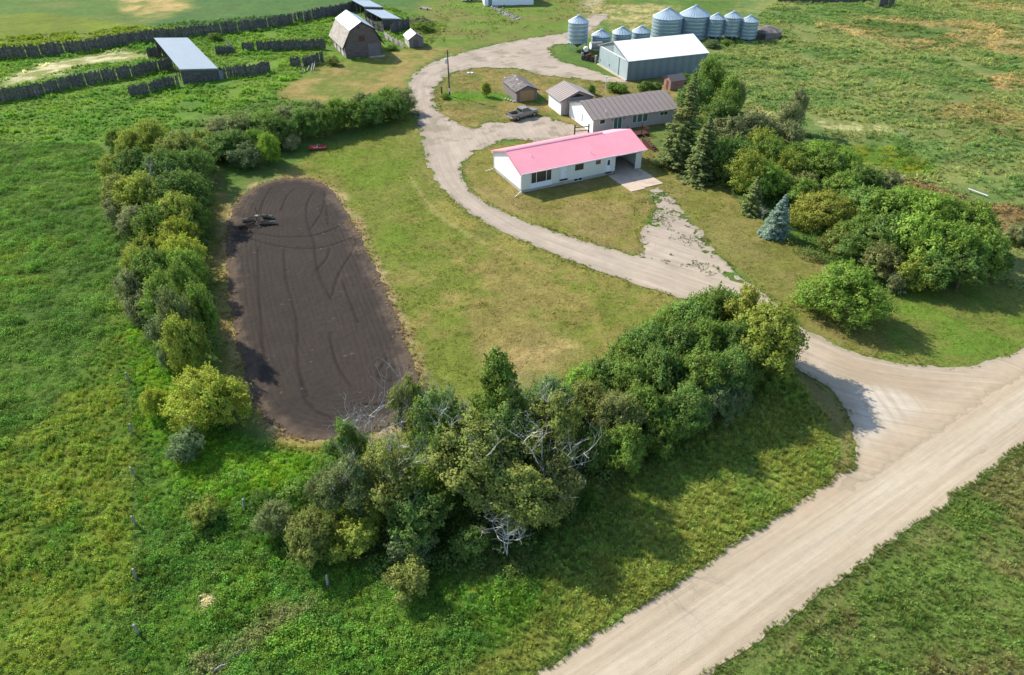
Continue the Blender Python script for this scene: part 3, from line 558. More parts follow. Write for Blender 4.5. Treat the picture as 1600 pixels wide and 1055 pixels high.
P = clear(np.concatenate([fill(q, 5) for q in lw])); scat('lawn_grass', LAWN, P, .6, 1.3, 1.7, .3, label='short mown grass of the yard with dry brown patches')
mead = [GP([(-200,60),(0,60),(600,10),(700,40),(640,110),(560,150),(480,165),(200,222),(0,222),(-300,300)]), GP([(1080,110),(1220,-5),(1700,-5),(1900,400),(1620,460),(1480,430),(1290,230),(1160,170)])]
P = clear(np.concatenate([fill(q, 2.6) for q in mead])); P = P[vn(P, 7, 66) + .5*vn(P, 2.5, 67) > .45]; zb = {z[0]: z[1] for z in ZW}; P = P[(sdf(P, zb['barn_yard']) > 0) & (sdf(P, zb['bare_corral']) > -.5) & (sdf(P, zb['pale_r']) > 0)]; scat('meadow_grass', MD, P, .4, 1.0, 1.85, .16, label='tall uncut grass of the corrals and the pasture', wave=.6)
P = clear(fill(GP([(640,75),(700,-5),(1000,-5),(880,50)]), .6)); P = P[vn(P, 5, 68) > .45]; scat('yard_grass', MD, P, .35, .8, 1.9, .25, label='uneven grass north of the curved lane')
# low edging growth beside lanes, the tilled plot and in the gravel of the lane mouth
def along(path, w, n, seed=0):
    path = np.asarray(path); seg = np.hypot(*(path[1:]-path[:-1]).T); cs = np.r_[0, np.cumsum(seg)]; t = rng.uniform(0, cs[-1], n)
    return np.stack([np.interp(t, cs, path[:, 0]), np.interp(t, cs, path[:, 1])], 1) + rng.normal(0, w, (n, 2))
P = fill(GP([(640,70),(900,50),(1010,100),(985,300),(1200,440),(1260,520),(1500,575),(1560,570),(1330,720),(700,320)]), 7)
f = drive_f(P); P = P[(f > -.35) & (f < .9)]; scat('lane_edge_weeds', GT[:1]+WD[:1], P, .22, .5, 1.8, .3, tint=((.14,.2,.04), .4), label='low weeds along the edges of the gravel lane')
e = np.r_[SOILP, SOILP[:1]]; P = along(e, .55, 1500); scat('plot_edge_straw', GT, P, .3, .6, 1.5, .3, tint=((.4,.27,.16), .7), label='dry straw around the edge of the tilled plot')
P = along(ROAD_L, .5, 16000); P = P[(road_f(P) > -.3) & (drive_f(P) > -.2) & (P[:, 1] < 60)]; P2 = along(ROAD_R, .5, 16000); P2 = P2[(road_f(P2) > -.3) & (P2[:, 1] < 70)]
scat('road_edge_grass', GT, np.r_[P, P2], .3, .6, 2.2, .3, tint=((.15,.19,.05), .45), label='tall grass overhanging the edges of the gravel road')
yl = [(GP([(1315,228),(1420,235),(1475,270),(1400,285),(1330,250)]), 2.2, 90), (GP([(1190,0),(1200,0),(1200,5)]), .1, 90), (GP([(-20,780),(230,720),(225,960),(-60,990)]), .7, 91), (GP([(425,745),(462,745),(462,785),(428,780)]), 4, 92), (GP([(500,790),(600,790),(610,860),(480,880)]), 1.2, 93), (GP([(650,880),(760,890),(750,960),(640,960)]), .4, 94), (GP([(1400,255),(1440,260),(1450,280),(1400,275)]), 2, 95)]
P = clear(np.concatenate([(lambda q: q[vn(q, 3, s) > .5])(fill(a_, d_)) for a_, d_, s in yl])); scat('yellow_wildflowers', FLW+WD[:1], P, .5, 1.0, 1.0, .3, tint=((.42,.36,.02), .75), label='patches of yellow flowering weeds in the rough grass')

UG = [leafy(150, .9, 1.1, .16, s) for s in (71, 72, 73)] 
ug = [(GP([(420,790),(480,730),(560,720),(640,700),(760,690),(880,640),(1000,600),(1150,600),(1180,640),(1000,720),(880,800),(800,880),(640,900),(520,880),(440,850)]), .55),
      (GP([(175,225),(330,215),(335,300),(335,560),(260,590),(225,560),(185,440),(170,300)]), .5), (GP([(310,235),(480,170),(640,140),(650,180),(480,220),(340,270)]), .5),
      (GP([(1100,280),(1180,190),(1290,240),(1400,300),(1600,380),(1560,430),(1400,460),(1250,400),(1190,340)]), .5), (GP([(225,740),(330,720),(480,800),(560,900),(420,900),(300,850)]), .12), (GP([(660,880),(760,880),(780,940),(680,960)]), .15), (GP([(1260,200),(1400,215),(1480,280),(1380,290)]), .10)]
P = clear(np.concatenate([fill(q, d_) for q, d_ in ug])); n = len(P); c = vary((ground_col(P)*.35 + np.array([.072,.115,.026])*.65)*1.75, .35, n); s = rng.uniform(.55, 1.35, n)
scatter('undergrowth', UG, P, gzs(P)-.05, np.stack([s, s, s*rng.uniform(.7, 1.3, n)], 1), c, label='leafy undergrowth between and under the trees')
P = fill(APRON, 16); f = drive_f(P); P = P[(f > -6) & (vn(P, 2.2, 120)*.6+vn(P, .9, 121)*.4 > .60)]; n = len(P); s = rng.uniform(.16, .42, n)
scatter('gravel_weeds', WD+GT[:1], P, 0*P[:, 0], np.stack([s, s, s*.8], 1), vary(np.tile([.10,.15,.035], (n, 1)), .4, n), label='small weeds growing through the gravel of the carport lane')
# ---------------------------------------------------------------- trees
def leaf_cards(c, nrm, size, r, lv):
    n = len(c); t = unit(np.cross(nrm, r.normal(size=(n, 3)))); b = np.cross(nrm, t); s = (size*r.uniform(.6, 1.35, n))[:, None]
    v = np.stack([c-t*s*.6, c+b*s*.42, c+t*s*.6, c-b*s*.42], 1).reshape(-1, 3); return v, np.arange(4*n).reshape(n, 4), np.repeat(lv, 4)
def crown_mesh(name, seed, RX, H, z0, nl, ncl, per, size, cr, lob=(.32,.5), shape='round'):
    r = np.random.default_rng(seed); L = []; LR = []; ncl = int(ncl*.66); per = int(per*1.7); cr *= 1.3; size *= .9
    for i in range(nl):
        a = i*2.4 + r.uniform(-.5, .5); u = (i+.5)/nl; z = z0 + (H-z0)*(.12+.72*u) ; env = {'round': math.sin(math.pi*min(.97, .18+.72*u)), 'cone': 1.05*(1-u)**.8+.1, 'wide': math.cos(u*1.25), 'col': .8}[shape]
        lr = .86*RX*r.uniform(*lob)*(.75 if shape == 'cone' else 1)*(.55+.45*env); rad = max(0, RX*env - lr*.75)*r.uniform(.55, 1.08); L.append((rad*math.cos(a), rad*math.sin(a), z)); LR.append(lr)
    L = np.array(L); LR = np.array(LR); k = r.choice(nl, ncl*3, p=LR**2/(LR**2).sum()); d = r.normal(size=(ncl*3, 3)); d[:, 2] += .25; d = unit(d)
    c = L[k] + d*LR[k][:, None]*r.uniform(.66, 1.16, (len(k), 1))*np.array([1, 1, .85])
    dd = np.linalg.norm(c[:, None]-L[None], axis=2)/LR[None]; ok = (dd.min(1) > .62) & (c[:, 2] > z0*.55); c = c[ok][:ncl]; d = d[ok][:ncl]
    n = len(c); g = r.normal(size=(n, per, 3)); sp = unit(d + r.normal(size=(n, 3))*.45 + np.array([0, 0, .35])); off = g*cr*np.array([.62, .62, .5]) + sp[:, None]*(r.uniform(-.6, 2.1, (n, per, 1))*cr)
    C3 = (c[:, None]+off).reshape(-1, 3); N3 = unit((d[:, None]*.9 + g*.45 + r.normal(size=(n, per, 3))*.35 + np.array([0, 0, .45])).reshape(-1, 3))
    up = np.where(d[:, 2] > .1)[0]; up = r.choice(up, min(len(up), 70), replace=False); m_ = 26; tt = r.uniform(0, 1, (len(up), m_, 1)); ax = unit(d[up]*.8 + r.normal(size=(len(up), 3))*.35 + np.array([0, 0, .7]))
    Cs = (c[up][:, None] + ax[:, None]*tt*RX*.30 + r.normal(size=(len(up), m_, 3))*cr*.34*(1.15-tt)).reshape(-1, 3); Ns = unit(r.normal(size=(len(Cs), 3))*.7 + np.array([-.2, 0, .6]))
    lv = (np.repeat(r.uniform(0, .55, n), per) + r.uniform(0, .45, n*per)); lv = np.where(r.uniform(size=len(lv)) < .012, 1.0, lv*.93)
    C3 = np.r_[C3, Cs]; N3 = np.r_[N3, Ns]; lv = np.r_[lv, r.uniform(.25, .9, len(Cs))]
    v, q, lvv = leaf_cards(C3, N3, size, r, lv); me = npmesh(name, v, q, M['leaf']); vattr(me, 'lv', 'FLOAT', lvv); return me, L, LR
def trunk_mesh(L, LR, H, seed, rt, z0):
    r = random.Random(seed); mb = MB(); top = (r.uniform(-.2,.2), r.uniform(-.2,.2), H*.8)
    mb.tube([(0,0,-.3), (.05*H*r.uniform(-1,1)*.4, .05*H*r.uniform(-1,1)*.4, z0*1.1), (top[0]*.6, top[1]*.6, H*.55), top], [rt*1.25, rt, rt*.6, rt*.2], 6)
    for i, (l, q) in enumerate(zip(L, LR)):
        if i % 2 == 0 or len(L) < 9:
            s = (0, 0, max(.3, min(l[2]*.6, H*.5))); m = (l[0]*.5, l[1]*.5, (s[2]+l[2])/2+.1)
            mb.tube([s, m, tuple(l)], [rt*.45, rt*.3, rt*.12], 4)
    return mb.mesh('trunk', M['bark'])
def spruce_mesh(name, seed, RX, H, n_w, size):
    r = np.random.default_rng(seed); C3 = []; N3 = []; lv = []
    for w in range(n_w):
        u = w/(n_w-1); z = .06*H + .93*H*u; R0 = RX*(1-u)**.82*r.uniform(.85, 1.12)+.08; nb = int(7+8*(1-u))
        for j in range(nb):
            a = r.uniform(0, 6.283); rr = R0*r.uniform(.7, 1.12); m = int(10+36*rr/RX); t = r.uniform(.15, 1, m)**.7; wd = .16*rr*(1.15-t)+.05
            lat = r.normal(size=m)*wd; dz = -.26*rr*t**1.1 + .12*rr*t**3; ca, sa = math.cos(a), math.sin(a); x = rr*t*ca-lat*sa; y = rr*t*sa+lat*ca
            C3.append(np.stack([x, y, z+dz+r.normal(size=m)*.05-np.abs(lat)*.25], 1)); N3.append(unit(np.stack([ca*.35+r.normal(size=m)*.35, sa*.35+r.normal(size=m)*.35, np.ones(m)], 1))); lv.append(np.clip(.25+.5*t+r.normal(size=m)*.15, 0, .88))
    C3 = np.concatenate(C3); N3 = np.concatenate(N3); lv = np.concatenate(lv); v, q, lvv = leaf_cards(C3, N3, size, r, lv); me = npmesh(name, v, q, M['leaf']); vattr(me, 'lv', 'FLOAT', lvv)
    mb = MB(); mb.tube([(0,0,-.3),(0,0,H*.5),(0,0,H)], [.22,.13,.03], 6); return me, mb.mesh('trunk', M['bark'])
def dead_mesh(seed, H, spread, levels=5, r0=.10, mat='deadwood', name='bare_branches', start=0.0):
    r = random.Random(seed); mb = MB()
    def grow(p, d, l, rad, lev):
        pts = [p]; q = np.array(p); dd = np.array(d)
        for i in range(3):
            dd = dd + np.array([r.gauss(0,.16), r.gauss(0,.16), r.gauss(.05,.1)]); dd /= np.linalg.norm(dd); q = q + dd*l/3; pts.append(tuple(q))
        mb.tube(pts, [rad, rad*.8, rad*.6, rad*.4], 4 if lev < 2 else 3, cap=False)
        if lev >= levels: return
        for i in range(r.choice((2, 3, 3, 4)) if lev and lev < 3 else 2 if lev else 6):
            a = r.uniform(0, 6.283); k = r.choice((1, 2, 3)) if i else 3; el = r.uniform(.15, .9)
            nd = dd*.75 + np.array([math.cos(a), math.sin(a), el*.4])*spread; nd /= np.linalg.norm(nd); grow(pts[k], nd, l*r.uniform(.5,.75), rad*.55, lev+1)
    grow((0,0,start-.2), (r.gauss(0,.06), r.gauss(0,.06), 1), H*.5, r0, 0); return mb.mesh(name, M[mat])
PR = {}
def mk(key, kind, *a, **k):
    if kind == 'd':
        me, L, LR = crown_mesh('crown', *a, **k); PR[key] = (me, trunk_mesh(L, LR, a[2], a[0], .05*a[1]+.05, a[3]), a[1], a[2])
    else:
        me, tr = spruce_mesh('crown', *a); PR[key] = (me, tr, a[1], a[2])
#       seed RX  H   z0  lobes clusters leaves size cluster
mk('rA', 'd', 11, 3.2, 6.2, 1.2, 15, 620, 20, .20, .22)
mk('rB', 'd', 12, 3.2, 6.0, 1.0, 11, 600, 20, .21, .24, lob=(.36,.56))
mk('rC', 'd', 13, 3.2, 6.4, 1.0, 20, 650, 18, .19, .20, lob=(.24,.40))
mk('w', 'd', 14, 4.0, 5.6, .6, 20, 1000, 20, .18, .22, lob=(.28,.42), shape='wide')
mk('b', 'd', 15, 2.2, 3.2, .3, 10, 420, 18, .17, .18, lob=(.34,.5), shape='wide')
mk('b2', 'd', 16, 2.2, 3.6, .3, 13, 430, 16, .18, .2, lob=(.25,.42), shape='round')
mk('c', 'd', 17, 2.2, 7.5, .6, 15, 620, 18, .19, .2, lob=(.38,.55), shape='col')
mk('A1', 'd', 21, 4.0, 11, 2.0, 26, 1150, 20, .23, .26, lob=(.22,.36))
mk('A2', 'd', 22, 3.4, 12, 1.6, 24, 950, 20, .23, .25, lob=(.26,.40), shape='cone')
mk('A3', 'd', 23, 3.6, 9.5, 1.6, 14, 640, 18, .23, .28, lob=(.20,.34))
mk('H1', 'd', 24, 3.0, 5.6, .4, 22, 1150, 18, .17, .19, lob=(.22,.36))
mk('H2', 'd', 25, 3.0, 5.2, .4, 16, 1050, 18, .17, .2, lob=(.28,.42))
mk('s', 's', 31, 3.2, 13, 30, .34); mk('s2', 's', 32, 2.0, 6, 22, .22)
DEAD = [dead_mesh(s, 8.5, .85, 5, .10) for s in (41, 42, 43)]; TWIG = [dead_mesh(s, 4.2, 1.0, 4, .05) for s in (44, 45)]
TINT = {'g': (.072,.120,.026), 'y': (.108,.142,.028), 'Y': (.140,.175,.028), 'd': (.058,.102,.027), 'o': (.092,.118,.034), 'k': (.100,.122,.062), 'l': (.092,.155,.022), 'b': (.068,.102,.050), 's': (.080,.108,.046), 'B': (.088,.130,.125), 'm': (.085,.145,.028), 'n': (.064,.114,.031), 'yo': (.125,.145,.032), 'gb': (.085,.102,.040), 'so': (.058,.080,.034)}
def tree(name, key, px, py, rpx, h, tint, label, cat='tree', group=None, at=.52, dead=None, lean=0):
    x, y = G(px, py, h*at); dist = math.hypot(y*math.cos(_t) + (CAM_H-h*at)*math.sin(_t), 0); rad = rpx*dist/FOC
    me, tr, RX, H = PR[key]; s = rad/RX*1.05; sz = h/H; rz = (px*7.13+py*3.7) % 6.283
    z = gz(x, y); o = thing(name, label, cat, (x, y, z), 0, group); o.rotation_euler = (.09*math.sin(px*2.3), .09*math.cos(py*1.9)+lean, rz)
    c = link(bpy.data.objects.new('crown', me), o); c.scale = (s*(1+.13*math.sin(px)), s*(1+.13*math.cos(px*1.3+py)), sz); v = 2.2*(1 + .12*math.sin(px*1.7+py)); t = TINT[tint]; c.color = (t[0]*v*1.1, t[1]*v, t[2]*v*.8, 1)
    b = link(bpy.data.objects.new('trunk', tr), o); b.scale = (s, s, sz)
    if dead is not None:
        d = link(bpy.data.objects.new('dead_branches', DEAD[dead % 3]), o); d.scale = (rad/4.5*1.2, rad/4.5*1.2, h/8.0*1.08)
    return o
def words(i): return ('first','second','third','fourth','fifth','sixth','seventh','eighth','ninth','tenth','eleventh','twelfth','thirteenth','fourteenth','fifteenth','sixteenth','seventeenth','eighteenth','nineteenth','twentieth','twenty-first','twenty-second','twenty-third','twenty-fourth','twenty-fifth','twenty-sixth','twenty-seventh','twenty-eighth','twenty-ninth','thirtieth','thirty-first','thirty-second','thirty-third','thirty-fourth','thirty-fifth','thirty-sixth','thirty-seventh','thirty-eighth','thirty-ninth','fortieth')[i]
CW = {'g': 'green', 'y': 'yellow-green', 'Y': 'bright yellow-green', 'd': 'dark green', 'o': 'olive', 'k': 'thin grey-green', 'l': 'lime green', 'b': 'dark bluish', 's': 'dusky green', 'B': 'blue', 'm': 'fresh green', 'n': 'deep green', 'yo': 'yellowing', 'gb': 'brownish'}
def belt(rows, grp, where, end, hs=1.0):
    for i, r in enumerate(rows):
        key, px, py, rp, h, ti = r[:6]; h = h*(hs if hs == 1 else 1.55 if py >= 462 and px > 270 else hs); rp = rp*(1 if hs == 1 else .95); nm = 'bush' if h < 4.2*hs else 'broadleaf_tree'
        tree(nm, key, px, py, rp, h, ti, f"{CW[ti]} {'bush' if h < 4.2*hs else 'tree'}, {words(i)} from the {end} {where}", 'bush' if h < 4.2*hs else 'tree', grp)
belt([('rC',205,232,32,5.6,'y'),('rB',243,222,34,6.2,'y'),('rA',282,238,36,6.3,'o'),('rC',184,268,28,5,'y'),('rB',222,268,36,6.4,'d'),('rA',262,270,40,7,'n'),('rC',305,262,34,6,'d'),
  ('rC',190,300,32,5,'o'),('rA',228,306,38,6.2,'y'),('rB',285,305,44,7,'d'),('b2',180,332,22,3.2,'k'),('rC',208,345,26,4.0,'k'),('rA',248,350,36,5.6,'g'),('rB',286,338,36,5.8,'y'),
  ('rC',306,345,26,5,'g'),('rA',272,372,32,5.0,'Y'),('b',230,392,26,3.6,'y'),('rB',215,415,24,4.2,'y'),('rC',290,400,36,5.8,'Y'),('rA',245,425,42,6.0,'g'),('rB',295,425,32,5.6,'m'),
  ('rC',212,450,34,4.8,'k'),('rA',262,462,44,6.0,'g'),('b',222,482,28,3.0,'k'),('rB',300,468,28,5.4,'g'),('rC',285,500,36,5.6,'s'),('rA',318,492,26,5.2,'g'),('b2',258,520,26,3.8,'b'),
  ('rB',296,540,32,4.6,'y'),('b2',262,556,22,3.2,'b'),('rA',180,220,18,3.6,'g')], 'trees of the belt left of the tilled plot', 'of the belt left of the plot', 'north end', 1.04)
tree('round_bush', 'w', 318, 622, 64, 5.2, 'Y', 'big round bright yellow-green bush at the lower left corner of the tilled plot', 'bush')
tree('small_bush', 'b', 238, 628, 20, 3.0, 'Y', 'small yellow-green bush beside the big round bush', 'bush')
tree('dark_bush', 'b', 295, 694, 34, 2.6, 'b', 'dark low bush below the big round yellow-green bush', 'bush')
belt([('b2',318,224,26,3.6,'y'),('rB',348,232,30,4.2,'d'),('rC',345,205,28,4.6,'k'),('rA',378,205,30,5.0,'s'),('rC',372,222,26,4.6,'n'),('b2',385,244,25,3.6,'b'),('rB',412,200,28,5.0,'g'),('rA',430,205,28,5.2,'d'),('rC',447,190,28,5.4,'k'),
  ('rB',470,195,28,5.2,'n'),('rA',490,182,27,5.2,'s'),('rC',508,190,26,5.0,'g'),('rB',527,178,26,5.2,'m'),('rA',548,180,26,5.0,'g'),('rC',565,168,26,5.2,'s'),('rB',583,172,26,5.0,'n'),('rA',602,160,26,5.0,'g'),('rC',620,168,24,4.6,'d'),('rB',628,158,20,4.0,'k'),('b',458,222,16,2.4,'k')],
  'trees of the hedge below the corrals', 'of the hedge below the corrals', 'west end')
tree('lime_bush', 'rB', 418, 232, 20, 5.0, 'l', 'upright lime green bush above the top of the tilled plot', 'bush')
tree('lime_bush', 'rA', 400, 222, 17, 4.6, 'm', 'fresh green bush just behind the upright lime green bush', 'bush')
# shelter belt right of the houses
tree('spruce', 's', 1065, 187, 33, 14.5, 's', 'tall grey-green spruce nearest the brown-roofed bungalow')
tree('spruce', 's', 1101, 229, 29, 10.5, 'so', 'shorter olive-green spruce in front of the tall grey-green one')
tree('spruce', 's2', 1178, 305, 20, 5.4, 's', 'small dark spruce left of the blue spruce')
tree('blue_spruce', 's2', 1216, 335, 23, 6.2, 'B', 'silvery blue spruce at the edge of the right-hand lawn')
tree('poplar', 'rB', 1108, 118, 24, 9.5, 'g', 'tall round poplar standing behind the tall spruce', at=.7)
tree('poplar', 'rA', 1145, 140, 20, 8, 'g', 'loose poplar at the right of the round poplar', at=.7)
belt([('rA',1090,155,28,8,'n'),('rC',1130,170,30,8,'g'),('rC',1150,150,16,6.5,'k'),('rB',1115,195,32,8,'d'),('rC',1140,215,34,7,'k'),('rA',1172,205,34,7,'k'),('rB',1130,250,34,6.5,'d'),('c',1155,250,26,7,'d'),('rA',1190,232,30,6,'y'),
  ('rB',1165,268,34,6.5,'y'),('rC',1205,250,30,6.5,'g'),('c',1228,190,20,7.5,'k'),('c',1246,172,14,8,'k'),('rC',1232,215,26,6,'k'),('rB',1228,262,28,5.5,'y'),('rA',1200,285,32,5.5,'m'),('rC',1245,250,30,5.5,'g'),('rB',1275,252,32,5.6,'m'),('b2',1250,290,28,3.8,'gb'),
  ('rA',1290,262,34,5.5,'g'),('rC',1255,300,30,4.5,'g'),('rB',1322,262,26,4.8,'m'),('rC',1350,285,34,5.0,'d'),('rA',1322,292,28,4.6,'g'),('b2',1385,288,24,3.4,'k'),('b2',1300,240,20,3.2,'g')],
  'trees of the shelter belt right of the houses', 'of the belt behind the blue spruce', 'house end')
tree('yellow_bush', 'w', 1290, 332, 50, 5.0, 'yo', 'wide yellowing bush right of the blue spruce', 'bush')
belt([('rA',1355,325,36,5.6,'n'),('rB',1385,335,40,6.2,'g'),('rC',1418,330,38,6.5,'m'),('rA',1350,362,34,5.0,'g'),('rB',1450,345,40,6.8,'m'),('rC',1335,392,34,4.2,'d'),('rA',1395,372,40,6.4,'d'),('rB',1430,385,44,7.0,'m'),('rC',1480,352,38,6.8,'g'),
  ('rA',1520,355,36,6.6,'m'),('rC',1380,410,38,4.6,'gb'),('rB',1482,395,42,6.8,'m'),('rA',1530,392,40,6.2,'g'),('b2',1428,428,32,4.0,'y'),('rB',1465,425,34,4.6,'d'),('rC',1552,408,28,4.0,'d'),('rA',1505,425,32,5.0,'d'),('b2',1310,378,24,3.2,'o'),('b',1400,440,22,2.6,'k')],
  'trees of the thicket on the right', 'of the thicket above the lane mouth', 'left end')
tree('lone_bush', 'w', 1322, 458, 68, 6.2, 'm', 'large rounded green tree standing alone on the lawn above the lane mouth', 'tree')
tree('pale_bush', 'b2', 1597, 368, 18, 2.6, 'k', 'pale grey-green bush at the right edge of the picture', 'bush')
# hedge beside the lane mouth
tree('broadleaf_tree', 'A1', 1195, 530, 66, 8.5, 'y', 'tallest yellow-green tree at the lane end of the lower hedge')
tree('broadleaf_tree', 'A3', 1165, 492, 30, 8.6, 'yo', 'thin yellowing tree rising over the lane behind the tallest hedge tree')
belt([('H1',1145,495,34,6.5,'n'),('H2',1110,492,40,6.4,'g'),('H1',1075,505,40,6.2,'n'),('H2',1040,515,36,5.6,'g'),('H1',1150,545,40,6.4,'d'),('H2',1105,540,44,6.6,'g'),('H1',1060,545,42,6.2,'d'),('H2',1012,545,38,5.6,'n'),('H1',978,565,38,5.2,'g'),
  ('H2',1135,590,40,6.2,'n'),('H1',1090,590,46,6.6,'g'),('H2',1035,590,46,6.4,'d'),('H1',985,605,44,6.0,'g'),('H2',940,595,38,5.0,'d'),('H1',905,600,32,4.6,'m'),('H2',1165,575,34,5.8,'d'),('H1',1115,635,34,4.4,'b'),('H2',1065,640,42,5.6,'n'),('H1',1010,650,44,5.8,'g'),
  ('H2',960,650,42,5.8,'gb'),('H1',920,640,38,5.6,'o'),('b2',1030,680,30,3.8,'g'),('H2',975,695,36,4.4,'g'),('H1',1150,620,28,4.0,'b'),('H2',930,700,32,4.0,'d'),('rC',880,640,32,4.6,'n')],
  'bushy trees of the lower hedge', 'of the lower hedge', 'lane end')
# old aspens with dead tops
tree('aspen', 'A2', 788, 632, 46, 13, 'g', 'tall cone-shaped aspen rising over the lawn', at=.5)
tree('aspen', 'A1', 745, 728, 72, 9.3, 'o', 'largest olive aspen at the bottom of the grove', dead=1)
tree('aspen', 'A1', 812, 770, 58, 7.2, 'o', 'lowest aspen of the grove with bare grey branches underneath')
tree('aspen', 'A3', 865, 690, 56, 10, 'o', 'half-dead aspen with white forked top beside the hedge', dead=2)
tree('aspen', 'A3', 862, 640, 40, 7.5, 'd', 'dark aspen behind the half-dead forked one')
tree('aspen', 'A1', 800, 700, 50, 9, 'd', 'dark aspen in the middle of the grove')
tree('aspen', 'A3', 692, 690, 44, 10.5, 'd', 'thin dark aspen leaning over the dry lawn', dead=0)
tree('aspen', 'A3', 655, 650, 30, 9, 'o', 'small aspen whose bare twigs stand before the tilled plot', dead=1)
tree('aspen', 'A3', 545, 702, 34, 7.2, 'd', 'round dark aspen touching the lower edge of the tilled plot')
tree('aspen', 'A3', 608, 755, 52, 7.5, 'o', 'ragged aspen with a pale trunk below the white dead tree', dead=2)
tree('aspen', 'A3', 548, 768, 42, 6.8, 's', 'ragged grey-green aspen left of the pale-trunked one', dead=0)
tree('aspen', 'H1', 672, 745, 44, 5.5, 'm', 'low fresh green aspen between the ragged and the largest ones')
tree('aspen', 'H2', 865, 760, 44, 6.0, 'gb', 'brownish aspen at the lower right of the grove')
tree('aspen', 'rA', 655, 800, 48, 5.0, 'd', 'dark low tree under the largest aspen')
tree('willow_bush', 'rC', 508, 768, 30, 4.6, 's', 'grey-green willow bush at the left of the aspens', 'bush')
tree('willow_bush', 'rA', 482, 838, 43, 4.0, 'o', 'broad olive willow bush in the rough grass, lowest at the left', 'bush')
tree('willow_bush', 'rC', 435, 812, 32, 3.2, 's', 'small dusky bush left of the broad olive willow', 'bush')
tree('willow_bush', 'b2', 560, 840, 40, 3.0, 'y', 'low yellow-green bush right of the broad olive willow', 'bush')
tree('willow_bush', 'b', 640, 850, 40, 2.6, 'b', 'low bluish bush in the shade of the aspens', 'bush')
tree('willow_bush', 'b2', 640, 905, 38, 2.4, 'o', 'low olive bush above the ditch with dead sticks', 'bush')
tree('willow_bush', 'b', 740, 850, 34, 2.4, 'd', 'low dark bush under the lowest aspen', 'bush')
tree('willow_bush', 'b2', 320, 800, 28, 1.6, 'y', 'low yellowish bush between the two old fence posts', 'bush')
tree('seedling_bush', 'b', 695, 150, 0.1+9, 1.0, 'm', 'low green clump at the foot of the yard pole', 'bush')
tree('seedling_bush', 'c', 761, 139, 8, 3.0, 'y', 'young yellow-green tree on the brown grass left of the small garage', 'tree')
for px, py, rp, h, ti, lb in ((958,135,12,1.8,'g','round bush behind the brown roof, nearest the white mast'),(970,138,12,1.8,'g','round bush right of the white mast behind the brown roof'),(1010,136,13,2.2,'d','dark bush by the steel shed wall behind the brown roof'),(1025,136,11,1.8,'n','dark bush close to the small red shed'),(1070,121,16,1.6,'d','dark weeds at the foot of the steel shed wall'),(925,140,7,2.0,'n','little bush at the right eave of the bungalow wing'),(1112,68,14,1.6,'b','grey bush in front of the medium bins'),(1135,66,12,1.2,'g','green bush in front of the rightmost bin'),(655,33,18,2.2,'k','pale willow thicket right of the far shelters'),(660,42,16,2.0,'g','green willow clump below the pale thicket'),(335,27+30,12,1.6,'g','weeds behind the long pale shelter roof'),(520,96,13,1.8,'o','olive bush at the left corner of the hip-roofed barn'),(612,74,10,1.2,'g','weeds between the barn and the little white shed')):
    tree('yard_bush', 'b', px, py, rp, h, ti, lb, 'bush')
def dead_tree(px, py, h, s, i, label, mats=DEAD):
    x, y = G(px, py); o = thing('dead_tree', label, 'dead tree', (x, y, gz(x, y))); o.rotation_euler = (0, 0, i*1.7)
    c = link(bpy.data.objects.new('bare_branches', mats[i % len(mats)]), o); c.scale = (s, s, h/(8.0 if mats is DEAD else 4.0))
dead_tree(580, 742, 9.0, .85, 0, 'white dead tree standing against the dark tilled soil')
dead_tree(600, 750, 8.0, .65, 1, 'smaller white dead tree right of the one against the soil')
dead_tree(630, 716, 7.5, .7, 2, 'thin bare tree at the right corner of the tilled plot')
dead_tree(664, 716, 7.0, .7, 0, 'bare twiggy tree over the dry lawn by the plot corner')
dead_tree(856, 790, 9.8, 1.0, 1, 'tall white dead tree in front of the lower hedge')
dead_tree(792, 872, 4.2, 1.2, 0, 'grey broken branches hanging at the foot of the lowest aspen', TWIG)
dead_tree(815, 852, 4.8, 1.35, 1, 'second tangle of grey branches under the lowest aspen', TWIG)
dead_tree(252, 335, 7.4, .7, 2, 'bare pale tree inside the belt left of the tilled plot')
dead_tree(286, 520, 5.0, .7, 1, 'small bare grey tree low in the belt left of the tilled plot')
dead_tree(1190, 345, 2.2, .5, 0, 'small bare brown bush left of the blue spruce', TWIG)
dead_tree(1398, 300, 3.0, .8, 1, 'bare grey bush by the brown patch in the right pasture', TWIG)
